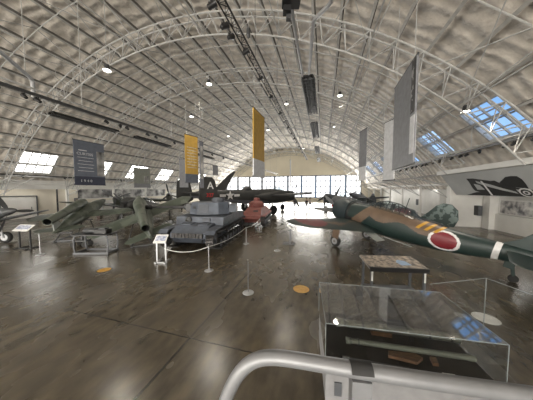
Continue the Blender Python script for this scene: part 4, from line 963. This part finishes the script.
# floor dots
def dot(xr, yf, m, lb, r=.25):
    o = MB().lathe([(r, 0), (r, .003)], 'Z', n=36).build('floor_decal', m); o.location = W(xr, yf, .002); tag(o, lb, 'floor decal', 'floor decals')
    if m == 'floordot':
        k = MB().lathe([(r*1.06, 0), (r*1.06, .002)], 'Z', n=36).build('border', 'blackmatte', o); 
dot(1.08, 6.08, 'floordot', 'round yellow floor decal on open floor at centre')
dot(-6.26, 7.56, 'floordot', 'round yellow floor decal in front of the exhibit table', .22)
dot(5.28, 4.66, 'floordotwhite', 'round white floor decal behind the glass barrier at right')
dot(4.78, 4.79, 'floordotwhite', 'smaller round white floor decal seen through display case glass', .12)  # pale disc laid on the floor in place of a reflection

# ------------------------------------------------------------ photo-topped table behind the case
KC = W(3.66, 5.75); krz = TH-.10
r_ = empty('information_table', KC, krz, 'information table with sepia photo top behind glass display case', 'table')
kt = Matrix.Translation((0, 0, .98)) @ Matrix.Rotation(rad(6), 4, 'X')
MB(kt).box((0, 0, 0), (1.72, .84, .035)).build('tabletop', 'photocol', r_, 0)
MB(kt).box((0, -.44, -.03), (1.74, .04, .12)).build('front_edge', 'black', r_, 0)
MB(kt).box((-.0, -.0, -.03), (1.74, .86, .02)).build('frame', 'aluminium', r_, 0)
MB(kt).add([(.18, -.25, .022), (.5, -.22, .022), (.44, .05, .022), (.22, .12, .022), (.1, -.05, .022)], [(0, 1, 2, 3, 4)]).build('photo_inset', mat('inset_blue', (.35, .5, .7), .4), r_, 0)
for x in (-.78, .78):
    for y in (-.36, .3):
        l_ = MB().box((x, y, .49), (.07, .06, .94)).build('leg', 'grey', r_, 0)
        if y < 0: MB().box((x, y-.035, .72), (.05, .01, .32)).build('white_label', 'whiteplastic', l_, 0)
MB().box((0, -.02, .12), (1.66, .74, .05)).build('shelf', 'grey', r_, 0)
r_.scale = (.88, .95, 1)

# ------------------------------------------------------------ glass display case
c0 = W(.845, 2.75); c1 = W(2.97, 2.35); d = (c1-c0); L = d.length; crz = math.atan2(d.y, d.x)
DC = empty('display_case', c0, crz, 'large glass topped display case with black interior in right foreground', 'display case')
DD = 1.28
MB().box((L/2, DD/2, .27), (L-.02, DD-.02, .54)).build('plinth', mat('plinth_grey', (.30, .30, .31), .6), DC, 0)
MB().box((L/2, DD/2, .575), (L-.03, DD-.03, .05)).build('black_deck', 'blackmatte', DC, 0)
MB().box((.18, -.006, .25), (.1, .01, .2)).build('plinth_label', 'grey', DC, 0)
zt = 1.2
g = .010
MB().box((L/2, DD/2, zt-g/2), (L, DD, g)).build('glass_top', 'glasstop', DC, 0)
for nm, c, s in (('glass_side', (L/2, g/2, .9), (L, g, .58)), ('glass_side', (L/2, DD-g/2, .9), (L, g, .58)), ('glass_side', (g/2, DD/2, .9), (g, DD-2*g, .58)), ('glass_side', (L-g/2, DD/2, .9), (g, DD-2*g, .58))): MB().box(c, s).build(nm, 'glass', DC, 0)
e_ = MB(); q = .005
for y in (0, DD): e_.tube([(0, y, zt), (L, y, zt)], q, 4)
for x in (0, L):
    e_.tube([(x, 0, zt), (x, DD, zt)], q, 4)
    for y in (0, DD): e_.tube([(x, y, .6), (x, y, zt)], q, 4)
M['edge'] = mat('polished_glass_edge', (.28, .31, .32), .25)
e_.build('glass_edges', 'edge', DC, 0)
def case_pt(x, y, z): return c0+Matrix.Rotation(crz, 3, 'Z') @ Vector((x, y, z))
def launcher(x, y, rz, label, s=1, rr=.045, Lh=1.75, flare=True):
    p = case_pt(x, y, .602); r = empty('rocket_launcher', p, crz+rz, label, 'weapon')
    h = Lh/2; z = .06+rr
    pr = [(rr*1.25 if flare else rr, -h), (rr*1.2 if flare else rr, -h+.06), (rr, -h+.09), (rr, h-.1), (rr*1.12, h-.06), (rr*1.12, h), (rr*.86, h), (rr*.86, h-.3)]
    MB().lathe(pr, 'X', (0, 0, z), 20).build('tube', 'gun', r)
    MB().lathe([(rr*.84, h-.02), (rr*.5, h-.03)], 'X', (0, 0, z), 16).build('bore', 'blackmatte', r)
    return r, z
r_, z = launcher(1.2, .76, rad(-2), 'thick olive rocket launcher tube at the back of display case', rr=.062, Lh=1.85)
MB().box((-.2, -.0, .04), (.32, .08, .12)).build('shoulder_rest', 'wood', r_, 0); MB().box((.25, -.02, .05), (.05, .05, .14)).build('grip', 'black', r_, 0)
for x in (-.8, -.5, .5, .8): MB().lathe([(.068, x-.015), (.068, x+.015)], 'X', (0, 0, z), 18).build('clamp_ring', 'black', r_)
MB().tube([(-.6, 0, z+.07), (-.3, 0, z+.13), (.1, 0, z+.13), (.3, 0, z+.07)], .012, 6).build('carry_handle', 'black', r_)
r_, z = launcher(1.22, .38, rad(-1), 'slim green grey rocket launcher with wooden stock at front of display case', rr=.038, Lh=1.72)
MB().prism([(-.42, -.02), (-.05, .0), (.02, -.06), (-.1, -.16), (-.3, -.13), (-.45, -.11)], lambda u, v, t: Vector((u+.15, v-.04, t)), .03, .075).build('wooden_stock', 'wood', r_, 0)
MB().prism([(.0, 0), (.08, 0), (.05, -.12), (-.02, -.12)], lambda u, v, t: Vector((u+.28, v-.05, t)), .03, .07).build('wooden_grip', 'wood', r_, 0)
for x in (-.8, -.68): MB().lathe([(.046, x-.012), (.046, x+.012)], 'X', (0, 0, z), 16).build('clamp_ring', 'darkgrey', r_)
p = case_pt(.72, .12, .602); o = MB().tube([(-.42, .0, .02), (.42, -.0, .02)], .013, 8).lathe([(.02, -.46), (.025, -.4), (.02, -.34)], 'X', (0, 0, .02), 10).build('cleaning_rod', 'darkgrey'); o.location = p; o.rotation_euler = (0, 0, crz-.04); tag(o, 'thin dark rod lying at the front left of display case', 'rod')
for x, y, lb in ((1.62, .10, 'white caption card below front launcher in display case'), (1.38, .50, 'white caption card between the two launchers in display case')):
    o = MB().box((0, 0, .006), (.15, .07, .008)).build('caption_card', 'whiteplastic'); o.location = case_pt(x, y, .602); o.rotation_euler = (0, 0, crz+.02); tag(o, lb, 'card', 'caption cards')
    ln = MB()
    for k in range(3): ln.box((0, -.02+.02*k, .0115), (.12, .005, .002))
    ln.build('printed_lines', 'black', o, 0)
# free-standing glass barrier beyond the case
gA, gB, gC = W(3.3, 3.93), W(4.72, 4.2), W(4.95, 2.4)
G = empty('glass_barrier', gB, 0, 'clear glass corner barrier standing right of the display case', 'barrier')
for a in (gA, gC):
    v = a-gB; n = Vector((-v.y, v.x, 0)).normalized()*.006
    MB().add([p+Vector((0, 0, z)) for z in (.0, 1.2) for p in (n, v+n, v-n, -n)], [(0, 1, 2, 3), (7, 6, 5, 4), (0, 4, 5, 1), (1, 5, 6, 2), (2, 6, 7, 3), (3, 7, 4, 0)]).build('glass_pane', 'glass', G, 0)
    MB().tube([Vector((0, 0, 1.2)), v+Vector((0, 0, 1.2))], .006, 4).build('top_edge', 'edge', G, 0)
MB().tube([(0, 0, 0), (0, 0, 1.2)], .008, 4).build('corner_edge', 'edge', G, 0)

# ------------------------------------------------------------ viewing platform rail in front
def rp(px, py, D):   # tube centre points, measured along the view and kept as real positions
    z = H-(py-189.5)/200*D; return W((px-266.5)/200*D, D, z)
A = [(700, 430, .485), (533, 404.5, .503), (430, 389.5, .52), (350, 376.5, .545), (300, 367.5, .57), (275, 364, .585), (258, 365.5, .59), (245, 373, .59), (234, 387, .592), (225, 406, .592), (214, 440, .592), (190, 510, .595), (170, 580, .6)]
pts = [rp(*a) for a in A]
def smooth(pts, it=2):
    for _ in range(it):
        q = [pts[0]]
        for a, b in zip(pts[:-1], pts[1:]): q += [a*.75+b*.25, a*.25+b*.75]
        pts = q+[pts[-1]]
    return pts
pts = smooth(pts); foot = pts[-1].copy()
# the post carries on down to the platform
o0 = Vector((foot.x, foot.y, 1.5))
pl = [p-o0 for p in pts]+[Vector((0, 0, .0))]
r_ = empty('handrail', o0, 0, 'bent silver grey tubular handrail with black strap in the foreground', 'handrail')
MB().tube(pl, .0208, 20).build('rail_tube', 'rail', r_, 60)
pc = rp(365, 378.8, .540)-o0; tdir = (rp(430, 389.5, .52)-rp(350, 376.5, .545)).normalized(); ang = math.atan2(tdir.y, tdir.x)
pb = Matrix.Translation(pc) @ Matrix.Rotation(ang, 4, 'Z')
MB(pb).box((0, 0, -.55), (.052, .036, 1.06)).build('post', 'rail', r_, 20)
mb = MB(pb)
ring = [(math.cos(rad(a))*.0245, math.sin(rad(a))*.0245) for a in range(8, 173, 8)]; inn = [(y*.93, z*.93) for y, z in reversed(ring)]
mb.prism(ring+inn, lambda u, v, t: Vector((t, u, v)), -.029, .029); mb.build('black_strap', 'rubber', r_, 30)
struct(MB().box((.9, -1.3, 1.4), (4.5, 3.3, .2)).build('viewing_platform', 'darkgrey', smooth=0)).rotation_euler = (0, 0, 0)
struct(MB().box((-1.2, -2.7, .65), (.15, .15, 1.3)).box((3, -2.7, .65), (.15, .15, 1.3)).box((3, .2, .65), (.15, .15, 1.3)).box((-1.2, .2, .65), (.15, .15, 1.3)).build('platform_legs', 'darkgrey', smooth=0))

# ------------------------------------------------------------ visitors
def person(loc, rz, label, top, legs, step=.12):
    r = empty('person', loc, rz, label, 'person')
    def skinmesh(name, verts, edges, radii, m, parent):
        me = bpy.data.meshes.new(name); me.from_pydata(verts, edges, []); o = bpy.data.objects.new(name, me); C.objects.link(o); o.parent = parent
        md = o.modifiers.new('skin', 'SKIN'); sv = me.skin_vertices[0].data if me.skin_vertices else None
        if sv is None:
            import bmesh
            bm = bmesh.new(); bm.from_mesh(me); bm.verts.layers.skin.verify(); bm.to_mesh(me); bm.free(); sv = me.skin_vertices[0].data
        for i, q in enumerate(radii): sv[i].radius = (q, q) if not isinstance(q, tuple) else q; sv[i].use_root = (i == 0)
        o.modifiers.new('sub', 'SUBSURF').levels = 1; o.modifiers['sub'].render_levels = 2; me.materials.append(M[m]); return o
    s = step
    V = [(0, 0, .98), (0, 0, 1.2), (0, 0, 1.42), (0, 0, 1.50), (.02, 0, 1.60), (.02, 0, 1.70),
         (0, .10, .90), (s, .11, .50), (s*.6, .11, .10), (s*.6+.14, .12, .04), (0, -.10, .90), (-s*.6, -.11, .50), (-s*1.5, -.11, .10), (-s*1.5+.14, -.12, .04),
         (0, .19, 1.40), (-.02, .24, 1.12), (.1, .24, .90), (.13, .24, .80), (0, -.19, 1.40), (.02, -.24, 1.12), (.14, -.22, .92), (.18, -.2, .83)]
    E = [(0, 1), (1, 2), (2, 3), (3, 4), (4, 5), (0, 6), (6, 7), (7, 8), (8, 9), (0, 10), (10, 11), (11, 12), (12, 13), (2, 14), (14, 15), (15, 16), (16, 17), (2, 18), (18, 19), (19, 20), (20, 21)]
    Rr = [.13, .12, .12, .05, .09, .07, .085, .06, .045, .035, .085, .06, .045, .035, .055, .042, .033, .03, .055, .042, .033, .03]
    skinmesh('body', V, E, Rr, 'skin', r)
    TV = [V[i] for i in (0, 1, 2, 14, 15, 16, 18, 19, 20)]
    skinmesh('jacket', TV, [(0, 1), (1, 2), (2, 3), (3, 4), (4, 5), (2, 6), (6, 7), (7, 8)], [.155, .15, .145, .075, .06, .05, .075, .06, .05], top, r)
    LV = [V[i] for i in (0, 6, 7, 8, 10, 11, 12)]
    skinmesh('trousers', LV, [(0, 1), (1, 2), (2, 3), (0, 4), (4, 5), (5, 6)], [.145, .1, .078, .066, .1, .078, .066], legs, r)
    MB().lathe([(.01, .115), (.07, .10), (.1, .05), (.105, 0), (.09, -.05)], 'Z', (-.005, 0, 1.66), 14).build('hair', 'hair', r)
    for sd in (1, -1): MB().box(((s*.6 if sd > 0 else -s*1.5)+.05, sd*.115, .04), (.27, .1, .08), bev=.02).build('shoe', 'black', r)
    return r
person(W(4.45, 31.5), WH(.3, .95), 'visitor in dark jacket walking before the end windows, leftmost', 'cloth1', 'cloth3')
person(W(6.25, 31), WH(-.5, .8), 'visitor in dark top and trousers standing second from left', 'cloth1', 'cloth1', .05)
person(W(6.85, 31.5), WH(.8, .2), 'visitor in pale top standing beside the dark dressed visitor', 'cloth2', 'cloth3', .08)

# ------------------------------------------------------------ light
w = bpy.data.worlds.new('sky'); bpy.context.scene.world = w; w.use_nodes = True; nt = w.node_tree
bg = nt.nodes['Background']; tc = nt.nodes.new('ShaderNodeTexCoord'); sx = nt.nodes.new('ShaderNodeSeparateXYZ'); cr = nt.nodes.new('ShaderNodeValToRGB'); nz = nt.nodes.new('ShaderNodeTexNoise'); nz.inputs['Scale'].default_value = 3; nz.inputs['Detail'].default_value = 6
nt.links.new(tc.outputs['Generated'], sx.inputs[0]); nt.links.new(tc.outputs['Generated'], nz.inputs['Vector'])
cr.color_ramp.elements[0].position = .35; cr.color_ramp.elements[1].position = .65
cr.color_ramp.elements[0].color = (.16, .33, .62, 1); cr.color_ramp.elements[1].color = (.42, .60, .85, 1)
nt.links.new(nz.outputs['Fac'], cr.inputs[0]); nt.links.new(cr.outputs[0], bg.inputs['Color']); bg.inputs['Strength'].default_value = 1.15
def area(loc, rot, sx_, sy_, e, col):
    l = bpy.data.lights.new('window_daylight', 'AREA'); l.shape = 'RECTANGLE'; l.size = sx_; l.size_y = sy_; l.energy = e; l.color = col
    o = bpy.data.objects.new('window_daylight', l); C.objects.link(o); o.location = loc; o.rotation_euler = rot; return o
# daylight at far glazing and roof lights, plus fill at the added rear windows
area((-9, Y0+.3, 3.3), (PI/2, 0, 0), 36, 6, 5200, (1, .93, .82))  # added fill from behind the viewer
area((-9, Y1-.3, 3.9), (-PI/2, 0, 0), 35, 5.5, 5200, (1, .97, .9))
for i, s in enumerate(SKY):
    for aa, e, col in ((RA, 0, (1, 1, 1)),):
        if aa is RA and -5 < s[0] < 11: continue
        am = (aa[0]+aa[1])/2; p = arc(am, (s[0]+s[1])/2, RT-.15); po = area(p, (0, rad(am), 0), 2.2, s[1]-s[0]-.2, 10, col); po.data.cycles.is_portal = True

sc = bpy.context.scene
sc.view_settings.view_transform = 'Standard'; sc.view_settings.look = 'None'; sc.view_settings.gamma = 1; sc.view_settings.use_curve_mapping = False
sc.view_settings.exposure = 0.48
